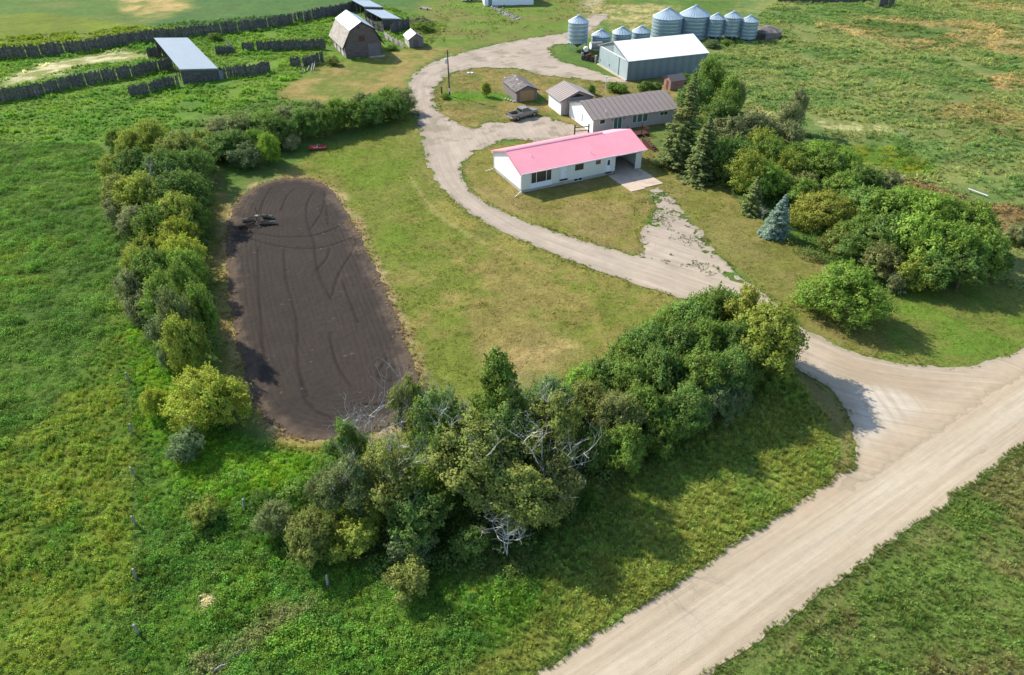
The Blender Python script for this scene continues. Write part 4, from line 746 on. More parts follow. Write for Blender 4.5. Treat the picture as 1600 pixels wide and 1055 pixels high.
# ---------------------------------------------------------------- buildings
def B(): return MB()
def gable_roof(x0, x1, y0, y1, ze, zr, th=.12, ridge='x'):
    """two slopes with thickness; eaves at the low edges, ridge along x (or y)"""
    m = B()
    if ridge == 'x':
        ym = (y0+y1)/2; m.prism([(y0,ze),(ym,zr),(y1,ze),(y1,ze+th),(ym,zr+th),(y0,ze+th)], 'x', x0, x1)
    else:
        xm = (x0+x1)/2; m.prism([(x0,ze),(xm,zr),(x1,ze),(x1,ze+th),(xm,zr+th),(x0,ze+th)], 'y', y0, y1)
    return m
def window(par, x0, x1, z0, z1, y=0.0, cols=1, glass='glass', fr=.07, name='window', mat='white', side='-y', div=None):
    """frame proud of the wall with glass panes set back; side gives the outward direction"""
    def bx(m, a0, a1, c0, c1, d0, d1):       # a along the wall, c up, d outward
        if side == '-y': m.box(a0, a1, y-d1, y-d0, c0, c1)
        elif side == '+y': m.box(a0, a1, y+d0, y+d1, c0, c1)
        elif side == '-x': m.box(y-d1, y-d0, a0, a1, c0, c1)
        else: m.box(y+d0, y+d1, a0, a1, c0, c1)
    f = B(); bx(f, x0-fr, x1+fr, z1, z1+fr, -.02, .06); bx(f, x0-fr, x1+fr, z0-fr, z0, -.02, .08); bx(f, x0-fr, x0, z0, z1, -.02, .06); bx(f, x1, x1+fr, z0, z1, -.02, .06)
    cuts = div or [x0+(x1-x0)*i/cols for i in range(cols+1)]
    for c in cuts[1:-1]: bx(f, c-.04, c+.04, z0, z1, -.02, .05)
    fo = f.build(name, M[mat], par)
    for i in range(len(cuts)-1):
        g = B(); bx(g, cuts[i]+(.04 if i else 0), cuts[i+1]-(.04 if i < len(cuts)-2 else 0), z0, z1, -.015, .02); g.build('pane', M[glass], fo)
    return fo
def door(par, x0, x1, z0, z1, y=0.0, mat='panelwhite', glass=True, side='-y'):
    m = B(); s = -1
    if side == '-y': m.box(x0, x1, y-.05, y+.02, z0, z1)
    else: m.box(y-.05, y+.02, x0, x1, z0, z1)
    d = m.build('door', M[mat], par); h = B(); 
    if side == '-y': h.box(x1-.16, x1-.10, y-.11, y-.05, z0+.95, z0+1.07)
    else: h.box(y-.11, y-.05, x1-.16, x1-.10, z0+.95, z0+1.07)
    h.build('handle', M['dark'], d)
    if glass and side == '-y': g = B(); g.box(x0+.2, x1-.2, y-.07, y-.045, z0+1.1, z1-.2); g.build('pane', M['glass'], d)
    return d
# --- the house with the pink roof (local x along the front, y to the back)
h = thing('house', 'long cream bungalow house with faded pink metal roof and open carport at its right end', 'house', (1.43, 99.92, 0), 26.4)
m = B(); m.box(.06, 16.6, .06, 9.6, -.3, .5); m.build('foundation', M['foundation'], h)
m = B(); m.prism([(0,.48),(9.7,.48),(9.7,3.24),(4.85,4.95),(0,3.24)], 'x', 0, 16.7)
w = m.build('wall', M['siding'], h)
m = B()
for i in range(12): m.box(-.012, 16.712, -.012, 0, .60+i*.21, .615+i*.21)
m.build('siding_lines', M['siding'], w)
m = B(); m.prism([(.02,.5),(9.68,.5),(9.68,3.2),(4.85,4.9),(.02,3.2)], 'x', -.025, 0); m.build('end_wall', M['white'], h)  # whiter sheet over the cream gable end; its sunlit brightness is painted in
L0 = -.35
m = gable_roof(L0, 17.0, -.4, 10.1, 3.13, 5.0, .10)
for i in range(59):
    x = L0 + .02 + i*.297
    m.prism([(-.4,3.23),(4.85,5.10),(4.85,5.135),(-.4,3.265)], 'x', x, x+.03)
    m.prism([(10.1,3.23),(4.85,5.10),(4.85,5.135),(10.1,3.265)], 'x', x, x+.03)
r = m.build('roof', M['pink'], h)
m = B(); m.prism([(4.6,5.03),(4.85,5.12),(5.1,5.03),(5.1,5.08),(4.85,5.19),(4.6,5.08)], 'x', L0-.02, 17.03); m.build('ridge_cap', M['pink'], r)
m = B(); m.prism([(-.45,3.04),(4.85,4.93),(10.15,3.04),(10.15,3.23),(4.85,5.11),(-.45,3.23)], 'x', L0-.06, L0); m.build('barge_board', M['pinkedge'], r)
m = B(); m.box(L0, 17.0, -.47, -.402, 3.10, 3.23); m.build('gutter', M['white'], r); m = B(); m.box(L0, 17.0, 10.102, 10.17, 3.10, 3.23); m.build('gutter', M['white'], r)
for x, y, hh in ((3.0, 2.8, .35), (12.6, 1.2, .45)):
    m = B(); z = 3.23 + (y+.4)*.356; m.tube([(x, y, z-.05), (x, y, z+hh)], .05, 8); m.build('vent_pipe', M['white'], r)
cr = gable_roof(17.0, 22.35, -.5, 9.7, 3.10, 4.78, .11)
for i in range(18):
    x = 17.03 + i*.297
    cr.prism([(-.5,3.21),(4.6,4.89),(4.6,4.925),(-.5,3.245)], 'x', x, x+.03)
c = cr.build('carport_roof', M['pink'], h)
m = B(); m.prism([(-.55,3.02),(4.6,4.72),(9.75,3.02),(9.75,3.2),(4.6,4.9),(-.55,3.2)], 'x', 22.35, 22.41); m.build('barge_board', M['pinkedge'], c)
m = B(); m.box(17.0, 22.35, -.57, -.502, 3.07, 3.2); m.build('gutter', M['white'], c)
m = B(); m.box(16.7, 21.75, -.02, .12, 2.8, 3.08); m.build('carport_beam', M['panelwhite'], h)
m = B(); m.box(20.62, 21.75, -.02, .12, -.1, 2.72); m.box(21.62, 21.75, .12, 9.4, -.1, 3.05); m.build('carport_wall', M['siding'], h)
m = B(); m.box(16.7, 21.62, 9.25, 9.4, -.1, 3.05); m.prism([(0,3.05),(9.3,3.05),(4.62,4.68)], 'x', 21.62, 21.75); m.build('carport_back_wall', M['siding'], h)
m = B(); m.box(16.71, 21.61, .13, 9.24, 2.98, 3.02); m.build('carport_ceiling', M['brownwood'], h)
m = B(); m.box(1.40, 5.25, -.10, .01, .46, 1.28); m.build('panel_below_window', M['panelwhite'], h)
window(h, 1.62, 5.05, 1.25, 3.02, -.06, glass='drape', div=[1.62, 2.48, 4.2, 5.05])
window(h, 9.25, 10.8, 1.85, 2.85, 0, 1, 'drape'); window(h, 13.0, 13.92, 2.15, 2.85, 0, 1, 'drape'); window(h, 9.2, 10.72, .10, .52, .05, 2, 'glass', name='basement_window')
d = door(h, 6.75, 7.75, .95, 2.95, glass=False); d['label'] = 'white front door with small square panes'
door(h, 15.0, 15.85, .55, 2.7)
m = B(); m.box(6.6, 7.9, -.32, -.0, .78, .92); m.build('door_step', M['dark'], h); m = B(); m.box(14.9, 15.95, -.3, -.0, .38, .52); m.build('door_step', M['dark'], h)
m = B(); m.box(6.3, 6.42, -.13, 0, 2.7, 2.95); m.build('wall_lamp', M['lamp'], h); m = B(); m.box(21.2, 21.36, -.14, -.02, 2.6, 2.85); m.build('wall_lamp', M['lamp'], h)
for y in (-.55, 10.2):
    m = B(); m.tube([(-.12, y, 3.0), (-.12, y+(.5 if y < 0 else -.5), 2.75), (-.12, y+(.5 if y < 0 else -.5), .35), (-1.5, y-.35, .08)], .055, 6); m.build('downspout', M['white'], h)
# concrete in front of the carport: three cast panels with open joints
def slab(pts, z0, z1, par, mat='concrete', name='slab_panel'):
    m = B(); m.prism([tuple(p) for p in pts], 'z', z0, z1); return m.build(name, M[mat], par)
s = thing('concrete_pad', 'stained concrete pad in front of and inside the carport', 'concrete pad', (16.62+.0, 108.17, 0), 26.4); s['kind'] = 'structure'; del s['category']
for x0, x1, y0, y1 in ((-2.0,.6,-7.6,-1.0), (.65,4.1,-7.3,-4.3), (.65,4.2,-4.26,-1.0), (-.5,.6,-.96,3.2),(.65,4.2,-.96,3.2),(-.5,1.65,3.25,8.2),(1.7,4.2,3.25,8.2)):
    slab([(x0,y0),(x1,y0),(x1,y1),(x0,y1)], -.1, .07 if y0 > -3 else .058 if x0 > 0 else .05, s)
# --- brown-roofed bungalow
b = thing('bungalow', 'low pinkish grey bungalow with ribbed brown metal roof behind the pink-roofed house', 'house', (14.55, 125.1, 0), 21.5)
m = B(); m.prism([(0,0),(10.0,0),(10.0,2.65),(5.0,4.2),(0,2.65)], 'x', 0, 17.2); m.build('wall', M['pinkish'], b)
m = B(); m.prism([(.02,.0),(9.98,.0),(9.98,2.66),(5.0,4.18),(.02,2.66)], 'x', -.03, 0); m.build('end_wall', M['white'], b)  # sun on this gable painted as a white sheet over the pinkish wall
r = thing('roof', None, None); r.parent = b; r.location = (0, 0, 0)
e0, e1, ym, ze, zr = -.45, 10.45, 5.0, 2.52, 4.30
n = 17; wd = 18.0/n
pm = B(); pm.prism([(e0,ze),(ym,zr),(ym,zr+.06),(e0,ze+.06)], 'x', 0, wd-.04); pmesh = pm.mesh('roof_panel', M['brownroof'])
pm2 = B(); pm2.prism([(ym,zr),(e1,ze),(e1,ze+.06),(ym,zr+.06)], 'x', 0, wd-.04); pmesh2 = pm2.mesh('roof_panel', M['brownroof'])
sm_ = B(); sm_.prism([(e0-.01,ze+.05),(ym,zr+.05),(e1+.01,ze+.05),(e1+.01,ze+.13),(ym,zr+.14),(e0-.01,ze+.13)], 'x', -.045, .02); smesh = sm_.mesh('roof_seam', M['brownseam'])
for i in range(n):
    for mm in (pmesh, pmesh2): o = link(bpy.data.objects.new('roof_panel', mm), r); o.location = (-.4+i*wd, 0, 0)
    o = link(bpy.data.objects.new('roof_seam', smesh), r); o.location = (-.4+i*wd, 0, 0)
o = link(bpy.data.objects.new('roof_seam', smesh), r); o.location = (-.4+n*wd, 0, 0)
for x0, x1, z0, z1, cc, gl in ((1.3,2.3,1.60,2.32,1,'glass'),(8.0,8.78,.95,2.3,1,'greenglass'),(9.0,9.95,.95,2.3,1,'greenglass'),(10.15,11.1,.95,2.3,1,'greenglass'),(13.75,15.3,1.6,2.2,2,'glass')): window(b, x0, x1, z0, z1, 0, cc, gl)
window(b, 4.15, 5.75, .25, 2.3, 0, 2, 'greenglass', name='sliding_door')
for x in (3.85, 6.15):
    m = B(); m.box(x-.07, x+.07, -.12, 0, 1.9, 2.15); m.build('wall_lamp', M['dark'], b)
for z in (.9, 1.25, 1.6, 1.95): 
    m = B(); m.box(-.07, -.03, 4.2, 4.65, z, z+.26); m.build('vent_louvre', M['tinblue'], b)
m = B(); m.tube([(3.0, 1.2, 3.1), (3.0, 1.2, 3.55)], .07, 8); m.build('vent_pipe', M['white'], b)
dk = thing('deck', 'dark brown stained wooden deck and railing in front of the bungalow', 'deck', (20.6, 125.4, 0), 21.5)
m = B(); m.box(0, 3.2, -2.6, -.05, .35, .45); m.build('deck_floor', M['brownwood'], dk)
for x, y in ((0,-2.6),(1.6,-2.6),(3.1,-2.6),(3.1,-1.2),(3.1,-.2),(0,-.2)): m = B(); m.box(x, x+.1, y, y+.1, -.1, 1.35); m.build('post', M['brownwood'], dk)
m = B(); m.box(0, 3.2, -2.62, -2.56, 1.25, 1.33); m.box(3.12, 3.18, -2.6, -.1, 1.25, 1.33)
for i in range(16): m.box(.1+i*.2, .15+i*.2, -2.6, -2.57, .45, 1.25)
for i in range(12): m.box(3.13, 3.16, -2.5+i*.2, -2.45+i*.2, .45, 1.25)
m.build('railing', M['brownwood'], dk)
lt = thing('lattice_ramp', 'reddish brown stair rail leaning behind the right end of the pink roof', 'stairs', (22.6, 119.6, 0), -62)
m = B(); m.prism([(-.1,.0),(3.4,.0),(3.4,.25),(.3,1.3),(-.1,1.3)], 'y', 0, .08); m.build('side_board', M['brownwood'], lt)
m = B(); [m.box(.2+i*.55, .75+i*.55, 0, 1.1, .95-i*.19, 1.0-i*.19) for i in range(6)]; m.build('tread', M['brownwood'], lt)
m = B(); m.tube([(-.05,.04,2.0),(3.6,.04,.9)], .05, 5); m.tube([(0,.04,.9),(0,.04,2.0)], .05, 5); m.tube([(3.5,.04,0),(3.5,.04,.95)], .05, 5); m.build('handrail', M['brownwood'], lt)
rl = thing('rail_fence', 'black two-post rail just behind the left half of the pink roof', 'rail', (*G(897, 212), 0), 12)
for x in (0, 2.6): m = B(); m.box(x, x+.2, 0, .2, -.1, 1.9); m.build('post', M['dark'], rl)
m = B(); m.box(.2, 2.6, .06, .14, 1.35, 1.5); m.box(.2, 2.6, .06, .14, .7, .82); m.build('rail', M['dark'], rl)
# wing
g = thing('bungalow_garage', 'gable-fronted garage wing with brown roof at the left end of the bungalow', 'garage', (9.34, 134.82, 0), 20.5)
m = B(); m.prism([(0,0),(6.6,0),(6.6,2.8),(3.3,4.15),(0,2.8)], 'y', 0, 6.0); m.build('wall', M['pinkish'], g)
m = B(); m.box(-.03, 0, 0, 6.0, 0, 2.8); m.build('side_wall', M['white'], g)  # left side whitened in colour to stand for the sun falling on it
m = B(); m.prism([(1.9,3.15),(4.9,3.15),(3.4,3.8)], 'y', -.03, 0); m.build('gable_vent', M['dark'], g)
r = gable_roof(-.55, 7.15, -.7, 6.5, 2.72, 4.35, .1, 'y').build('roof', M['brownroof'], g)
m = B(); m.prism([(-.6,2.66),(3.3,4.3),(7.2,2.66),(7.2,2.84),(3.3,4.48),(-.6,2.84)], 'y', -.76, -.702); m.build('barge_board', M['brownseam'], r)
m = B()
for i in range(10): y = -.6+i*.75; m.prism([(-.55,2.82),(3.3,4.45),(3.3,4.49),(-.55,2.86)], 'y', y, y+.05)
m.build('roof_seam', M['brownseam'], r)
m = B(); m.box(2.2, 3.1, -.05, -.03, 0, 2.2); m.build('door', M['dark'], g)
ms = thing('mast', 'thin white pole with a lamp behind the brown roof', 'lamp post', (*G(945.5, 150), 0)); m = B(); m.tube([(0,0,0),(0,0,3.6)], .06, 6); m.build('pole', M['white'], ms); m = B(); m.box(-.2, .2, -.12, .12, 3.6, 3.85); m.build('lamp_head', M['lamp'], ms)
# small shingle garage with plywood door
g = thing('small_garage', 'small weathered garage with patched shingle roof and plywood door behind the pickup', 'garage', (.92, 142.6, 0), 20)
m = B(); m.prism([(0,0),(4.4,0),(4.4,2.15),(2.2,3.0),(0,2.15)], 'y', 0, 8.0); m.build('wall', M['garagewood'], g)
r = gable_roof(-.35, 4.75, -.35, 8.35, 2.02, 3.05, .1, 'y').build('roof', M['shingle'], g)
m = B(); m.prism([(-.38,1.96),(2.2,3.0),(4.78,1.96),(4.78,2.14),(2.2,3.18),(-.38,2.14)], 'y', -.42, -.352); m.build('barge_board', M['dark'], r)
for x, y in ((1.2,2.2),(1.7,4.4),(2.0,6.3),(.4,8.2)): m = B(); zz = 2.13+(x+.35)*.404; m.box(x, x+.35, y, y+.5, zz-.02, zz+.10); m.build('roof_patch', M['palewood'], r)
m = B(); m.box(.75, 3.72, -.06, 0, .02, 2.1); m.build('garage_door', M['plywood'], g)
m = B(); [m.obox((-.5-.35*i, .3+.7*i), (1, .4*i), .5, .3, .25) for i in range(4)]; m.build('leaning_boards', M['palewood'], g)
# --- steel shed
a = thing('steel_shed', 'large teal steel shed with blown-out white roof and tall sliding doors', 'shed', (24.8, 156.7, 0), 20.4)
m = B(); m.prism([(.03,0),(13.97,0),(13.97,4.15),(7,6.45),(.03,4.15)], 'x', .04, 19.5); m.build('frame', M['tealb'], a)
ma = B().box(0, .92, -.03, .02, 0, 4.2).mesh('wall_panel', M['teal']); mb_ = B().box(0, .92, -.02, .02, 0, 4.2).mesh('wall_panel', M['tealb'])
for i in range(21): o = link(bpy.data.objects.new('wall_panel', ma if i % 2 else mb_), a); o.location = (.01+i*.932, 0, 0)
m = gable_roof(-.25, 19.85, -.3, 14.3, 4.12, 6.5, .1); r = m.build('roof', M['tinwhite'], a)
m = B(); m.prism([(-.34,4.02),(7,6.42),(14.34,4.02),(14.34,4.24),(7,6.64),(-.34,4.24)], 'x', -.31, -.252); m.build('barge_board', M['teal'], r)
# gable end (faces -x): wall sheets and two doors on a rail
m = B(); m.prism([(0,4.25),(14,4.25),(7,6.45)], 'x', -.02, .04); m.build('gable_end', M['teal'], a)
m = B(); m.prism([(2.0,4.3),(6.9,4.3),(6.9,5.85)], 'x', -.05, -.02); m.build('gable_sheet', M['teallight'], a)
m = B(); m.box(-.06, .02, .0, 3.75, 0, 4.2); m.build('wall_sheet', M['teallight'], a)
for y0, y1 in ((3.95, 8.7), (8.74, 13.2)):
    m = B(); m.box(-.12, -.04, y0, y1, .05, 4.12)
    for i in range(5): y = y0+.3+i*(y1-y0)/5; m.box(-.14, -.12, y, y+.05, .05, 4.12)
    d = m.build('sliding_door', M['teallight'], a); m = B(); m.box(-.2, -.14, y1-.5, y1-.42, 1.0, 1.5); m.build('handle', M['dark'], d)
m = B(); m.box(-.16, -.02, .4, 13.9, 4.13, 4.24); m.build('door_rail', M['white'], a)
m = B(); m.box(-.10, .02, 3.77, 3.93, 0, 4.12); m.build('door_gap_post', M['dark'], a)
m = B(); m.box(-.35, -.06, 0, 14, -.05, .25); m.build('footing', M['concrete'], a)
# --- hip-roofed barn
q = thing('barn', 'old weathered barn with gambrel roof, white tin on top and bleached shingles below', 'barn', (-39, 174.1, 0), 25)
W_, D_ = 8.7, 13.0
m = B(); m.prism([(0,0),(W_,0),(W_,2.75),(W_-1.55,6.1),(W_/2,7.75),(1.55,6.1),(0,2.75)], 'y', 0, D_); m.build('wall', M['barnwood'], q)
m = B()
for i in range(19):
    z = .25+i*.40; t = 0 if z < 2.75 else (z-2.75)/3.35*1.55 if z < 6.1 else 1.55+(z-6.1)/1.65*2.8
    if t < W_/2-.2: m.box(t+.03, W_-t-.03, -.03, 0, z, z+.36)
m.build('gable_boards', M['barnwood'], q)['kind'] = 'stuff'
for s_ in (0, 1):
    X_ = (lambda x: x) if s_ == 0 else (lambda x: W_-x)
    def pr(pts): 
        p = [(X_(x), z) for x, z in pts]; return p if s_ == 0 else p[::-1]
    m = B(); m.prism(pr([(-.75,2.35),(1.5,6.15),(1.5,6.3),(-.2,3.5),(-.8,2.5)]), 'y', -.3, D_+.3); m.build('shingle_roof', M['barnshingle'], q)
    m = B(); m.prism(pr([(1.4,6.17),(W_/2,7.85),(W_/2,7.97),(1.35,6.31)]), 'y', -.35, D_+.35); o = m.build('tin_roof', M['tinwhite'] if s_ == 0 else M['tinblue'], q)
m = B(); m.prism([(-.78,2.4),(1.48,6.24),(W_/2,7.95),(W_-1.48,6.24),(W_+.78,2.4),(W_+.62,2.4),(W_-1.55,6.05),(W_/2,7.78),(1.55,6.05),(-.62,2.4)], 'y', -.40, -.352); m.build('barge_board', M['dark'], q)
m = B(); m.box(5.4, 8.25, -.10, -.03, 0, 2.85); [m.box(5.4+i*.57, 5.44+i*.57, -.13, -.10, 0, 2.85) for i in range(6)]; m.build('barn_door', M['garagewood'], q)
m = B(); m.box(3.45, 4.85, -.07, -.03, 3.6, 4.8); m.build('loft_door', M['rust'], q); m = B(); m.box(3.4, 3.85, -.06, -.03, 6.45, 6.85); m.build('loft_vent', M['dark'], q)
for y0, y1 in ((.7,1.4),(2.2,4.6),(5.8,8.6),(9.6,11.6)): m = B(); m.box(-.05, 0, y0, y1, .1, 2.4); m.build('side_boarding', M['palewood'], q)
for y in (1.7, 4.95, 9.0): m = B(); m.box(-.04, 0, y, y+.55, 1.1, 2.0); m.build('side_opening', M['dark'], q)
m = B(); m.prism([(5.3,-1.6),(8.6,-1.5),(9.2,-.3),(5.2,-.3)], 'z', -.05, .10); m.build('door_sill_slab', M['concrete'], q)
# --- little shed right of the barn
q = thing('little_shed', 'little weathered shed with bright white tin roof right of the barn', 'shed', (-25.34, 184.2, 0), 20)
m = B(); m.prism([(0,0),(3.6,0),(3.6,2.0),(1.8,3.15),(0,2.0)], 'y', 0, 5.0); m.build('wall', M['garagewood'], q); m = B(); m.box(-.03, 0, 0, 5, 0, 2.0); m.build('side_wall', M['palewood'], q)
m = B(); m.prism([(-.3,1.85),(1.8,3.2),(1.8,3.3),(-.3,1.95)], 'y', -.25, 5.25); m.build('tin_roof', M['tinwhite'], q)
m = B(); m.prism([(1.8,3.2),(3.9,1.85),(3.9,1.95),(1.8,3.3)], 'y', -.25, 5.25); m.build('shingle_roof', M['shingle'], q); m = B(); m.box(1.1, 2.3, -.04, 0, 0, 1.8); m.build('door', M['barnwood'], q)
# --- open-fronted cattle shelters (high edge left)
def shelter(cx, cy, ang, w, L, zl, zh, mat, label, n_p=7):
    o = thing('cattle_shelter', label, 'shelter', (cx, cy, 0), ang, 'cattle shelters with single-pitch tin roofs')
    m = B(); m.prism([(0,zh),(w,zl),(w,zl+.08),(0,zh+.08)], 'y', 0, L)
    for i in range(int(w/.9)+1): x = min(w-.04, i*.9); z = zh+(zl-zh)*x/w; m.box(x, x+.04, 0, L, z+.07, z+.11)
    r = m.build('roof', M[mat], o); m = B(); m.prism([(0,zh-.2),(w,zl-.2),(w,zl+.09),(0,zh+.09)], 'y', -.06, -.002); m.build('fascia', M['teal'], r)
    for i in range(n_p): y = .2+(L-.4)*i/(n_p-1); m = B(); m.tube([(.15,y,-.1),(.15,y,zh-.02)], .1, 6); m.build('post', M['fencewood'], o)
    m = B(); m.box(w-.15, w-.05, 0, L, 0, zl-.02); m.build('back_wall', M['fencewood'], o)
    m = B(); m.prism([(0,0),(w-.15,0),(w-.15,zl-.08),(0,zh-.08)], 'y', .05, .12)
    for i in range(int(w/.35)): m.box(i*.35+.03, i*.35+.3, 0, .05, 0, zl-.15)
    m.build('end_wall', M['fencewood'], o)
    m = B(); m.box(0, w-.15, L-.12, L-.05, 0, zl-.1); m.build('end_wall', M['fencewood'], o); return o
o = shelter(-69.9, 153.9, 31.5, 7.6, 31, 2.3, 3.2, 'tin', 'long pale blue tin roof shelter standing between the slab fences', 9)
m = B(); m.box(7.5, 8.3, -.2, .3, .0, 1.9); m.build('door_flap', M['teal'], o)
shelter(-34.5, 202.0, 30, 5.4, 12.4, 2.3, 3.0, 'tinblue', 'nearer of the two blue-grey shelter roofs above the barn', 4)
shelter(-41.5, 215.5, 30, 5.6, 10.5, 2.5, 3.2, 'tinblue', 'farther of the two blue-grey shelter roofs, at the top edge', 4)
# --- round steel bins
def bin_(x, y, r, ze, zb, label, legs=0, nr=22):
    o = thing('grain_bin', label, 'grain bin', (x, y, 0), 0, 'round galvanized grain bins')
    prof = []; z = zb; k = max(3, int(round((ze-zb)/.82))); dz = (ze-zb)/k
    for i in range(k):
        for t in range(4): prof += [(r+.03*(t % 2), zb+dz*(i+t/4))]
        prof += [(r+.09, zb+dz*(i+.90)), (r+.09, zb+dz*(i+.985)), (r, zb+dz*(i+1)-.002)]
    m = B(); m.lathe(prof, 40); m.build('wall', M['galv'], o)
    zr = ze + r*.53; m = B(); m.lathe([(r+.10, ze-.08), (r+.11, ze+.0), (.28, zr), (.26, zr+.14), (0.0, zr+.2)], 40); rf = m.build('roof', M['galvroof'], o)
    m = B()
    for j in range(nr):
        a = 2*math.pi*j/nr; m.tube([((r+.1)*math.cos(a), (r+.1)*math.sin(a), ze+.04), (.3*math.cos(a), .3*math.sin(a), zr+.03)], .05, 3)
    m.build('roof_rib', M['galvroof'], rf); m = B(); m.lathe([(.34, zr+.02), (.36, zr+.22), (.0, zr+.3)], 12); m.build('lid', M['galvroof'], rf)
    m = B(); m.lathe([(r+.07, ze-.16), (r+.13, ze-.1), (r+.07, ze-.05)], 40); m.build('eave_ring', M['galvdark'], rf)
    m = B(); [m.tube([(r*.71+dx, -r*.71-.12, zb+.1), (r*.71+dx, -r*.71-.12, ze)], .025, 4) for dx in (0, .35)]
    for i in range(int((ze-zb)/.35)): m.tube([(r*.71, -r*.71-.12, zb+.2+i*.35), (r*.71+.35, -r*.71-.12, zb+.2+i*.35)], .02, 4)
    m.build('ladder', M['galvroof'], o)
    if legs:
        m = B(); m.lathe([(r-.02, zb+.02), (.35, zb-1.15), (.3, zb-1.3), (0, zb-1.3)], 32); m.build('hopper', M['galvdark'], o)
        lm = B().tube([(0,0,-.1),(0,0,zb+.15)], .07, 4).mesh('leg', M['galvroof'])
        for j in range(legs): a = 2*math.pi*(j+.5)/legs; l = link(bpy.data.objects.new('leg', lm), o); l.location = (r*.99*math.cos(a), r*.99*math.sin(a), 0)
        m = B(); m.lathe([(r+.02, zb-.06), (r+.06, zb), (r+.02, zb+.06)], 32); m.build('leg_ring', M['galvroof'], o)
    else: m = B(); m.lathe([(0, .12), (r+.25, .12), (r+.25, -.3)], 32); m.build('base_pad', M['concrete'], o)
    return o
bin_(15.98, 182.4, 2.38, 6.5, 2.0, 'tall hopper-bottom steel bin on legs standing alone at the left of the row', 8)
bin_(21.8, 183.6, 2.3, 3.1, 0, 'low small steel bin nearest the tall hopper bin'); bin_(27.2, 186.0, 2.35, 3.15, 0, 'middle one of the three low small steel bins'); bin_(32.4, 188.8, 2.25, 2.8, 0, 'low small steel bin next to the two large bins')
bin_(39.9, 195, 3.8, 4.9, 0, 'left one of the two large steel bins', nr=30); bin_(47.0, 196.2, 3.8, 5.25, 0, 'right one of the two large steel bins', nr=30)
bin_(52.1, 193.6, 2.0, 4.85, .9, 'narrow hopper bin right beside the large bins', 6); bin_(56.0, 193.0, 2.1, 5.35, 1.1, 'taller hopper bin in the right-hand group', 6); bin_(60.2, 192.2, 2.1, 4.6, .6, 'rightmost steel bin beside the dark hut', 6)
q = thing('dark_hut', 'low dark many-sided hut with sagging shingle roof right of the bins', 'hut', (65.8, 194.0, 0), 15)
pts = [(3.6*math.cos(2*math.pi*k/8+.2), 3.2*math.sin(2*math.pi*k/8+.2)) for k in range(8)]
m = B(); m.prism(pts, 'z', -.1, 1.9); m.build('wall', M['garagewood'], q); m = B(); n = len(pts)
m.add([(x*1.08, y*1.08, 1.85) for x, y in pts] + [(x*.25-.4, y*.25, 3.0) for x, y in pts], [(i, (i+1) % n, n+(i+1) % n, n+i) for i in range(n)] + [tuple(range(n, 2*n))]); m.build('roof', M['shingle'], q)
m = B(); m.box(-3.4, -2.2, -2.6, -2.45, .3, 1.6); m.build('opening', M['dark'], q)
q = thing('red_hut', 'little faded red hut with dark shingle roof half hidden by the tall spruce', 'hut', (33.0, 150.2, 0), 22)
m = B(); m.prism([(0,0),(2.8,0),(2.8,1.9),(1.4,2.7),(0,1.9)], 'x', 0, 3.4) if False else m.prism([(0,0),(2.6,0),(2.6,1.9),(1.3,2.7),(0,1.9)], 'x', 0, 3.4); m.build('wall', M['hutred'], q); gable_roof(-.2, 3.6, -.25, 2.85, 1.8, 2.75, .08).build('roof', M['brownseam'], q)
m = B(); m.box(-.03, 0, .9, 1.6, 0, 1.7); m.build('door', M['rust'], q)
# --- buildings cut by the top edge
q = thing('white_barn', 'white building cut by the top edge of the picture, only its wall base showing', 'building', (*G(757, 10), 0), 8)
m = B(); m.prism([(0,0),(10,0),(10,3.6),(5,6),(0,3.6)], 'x', 0, 15); m.build('wall', M['panelwhite'], q); gable_roof(-.4, 15.4, -.4, 10.4, 3.5, 6.1, .1).build('roof', M['tinwhite'], q)
m = B(); m.box(1.2, 2.3, -.04, 0, 0, 2.2); m.build('door', M['teal'], q)
q = thing('white_trailer', 'white boxy trailer in front of the white building at the top edge', 'trailer', (*G(722, 4), 0), 12)
m = B(); m.box(0, 5.2, 0, 2.1, .5, 2.2); m.build('body', M['white'], q); m = B(); [m.tube([(x,-.05,.35),(x,.15,.35)], .35, 12) for x in (1.9, 3.0)]; m.build('wheel', M['tyre'], q)
q = thing('far_shelter', 'grey shelter roof just touching the top edge at the right', 'shelter', (*G(1215, 4), 0), 1)
m = B(); m.prism([(0,1.6),(6,2.8),(6,2.9),(0,1.7)], 'x', 0, 28); m.build('roof', M['tinblue'], q); m = B(); m.box(0, 28, .1, .2, 0, 1.6); m.build('wall', M['fencewood'], q)
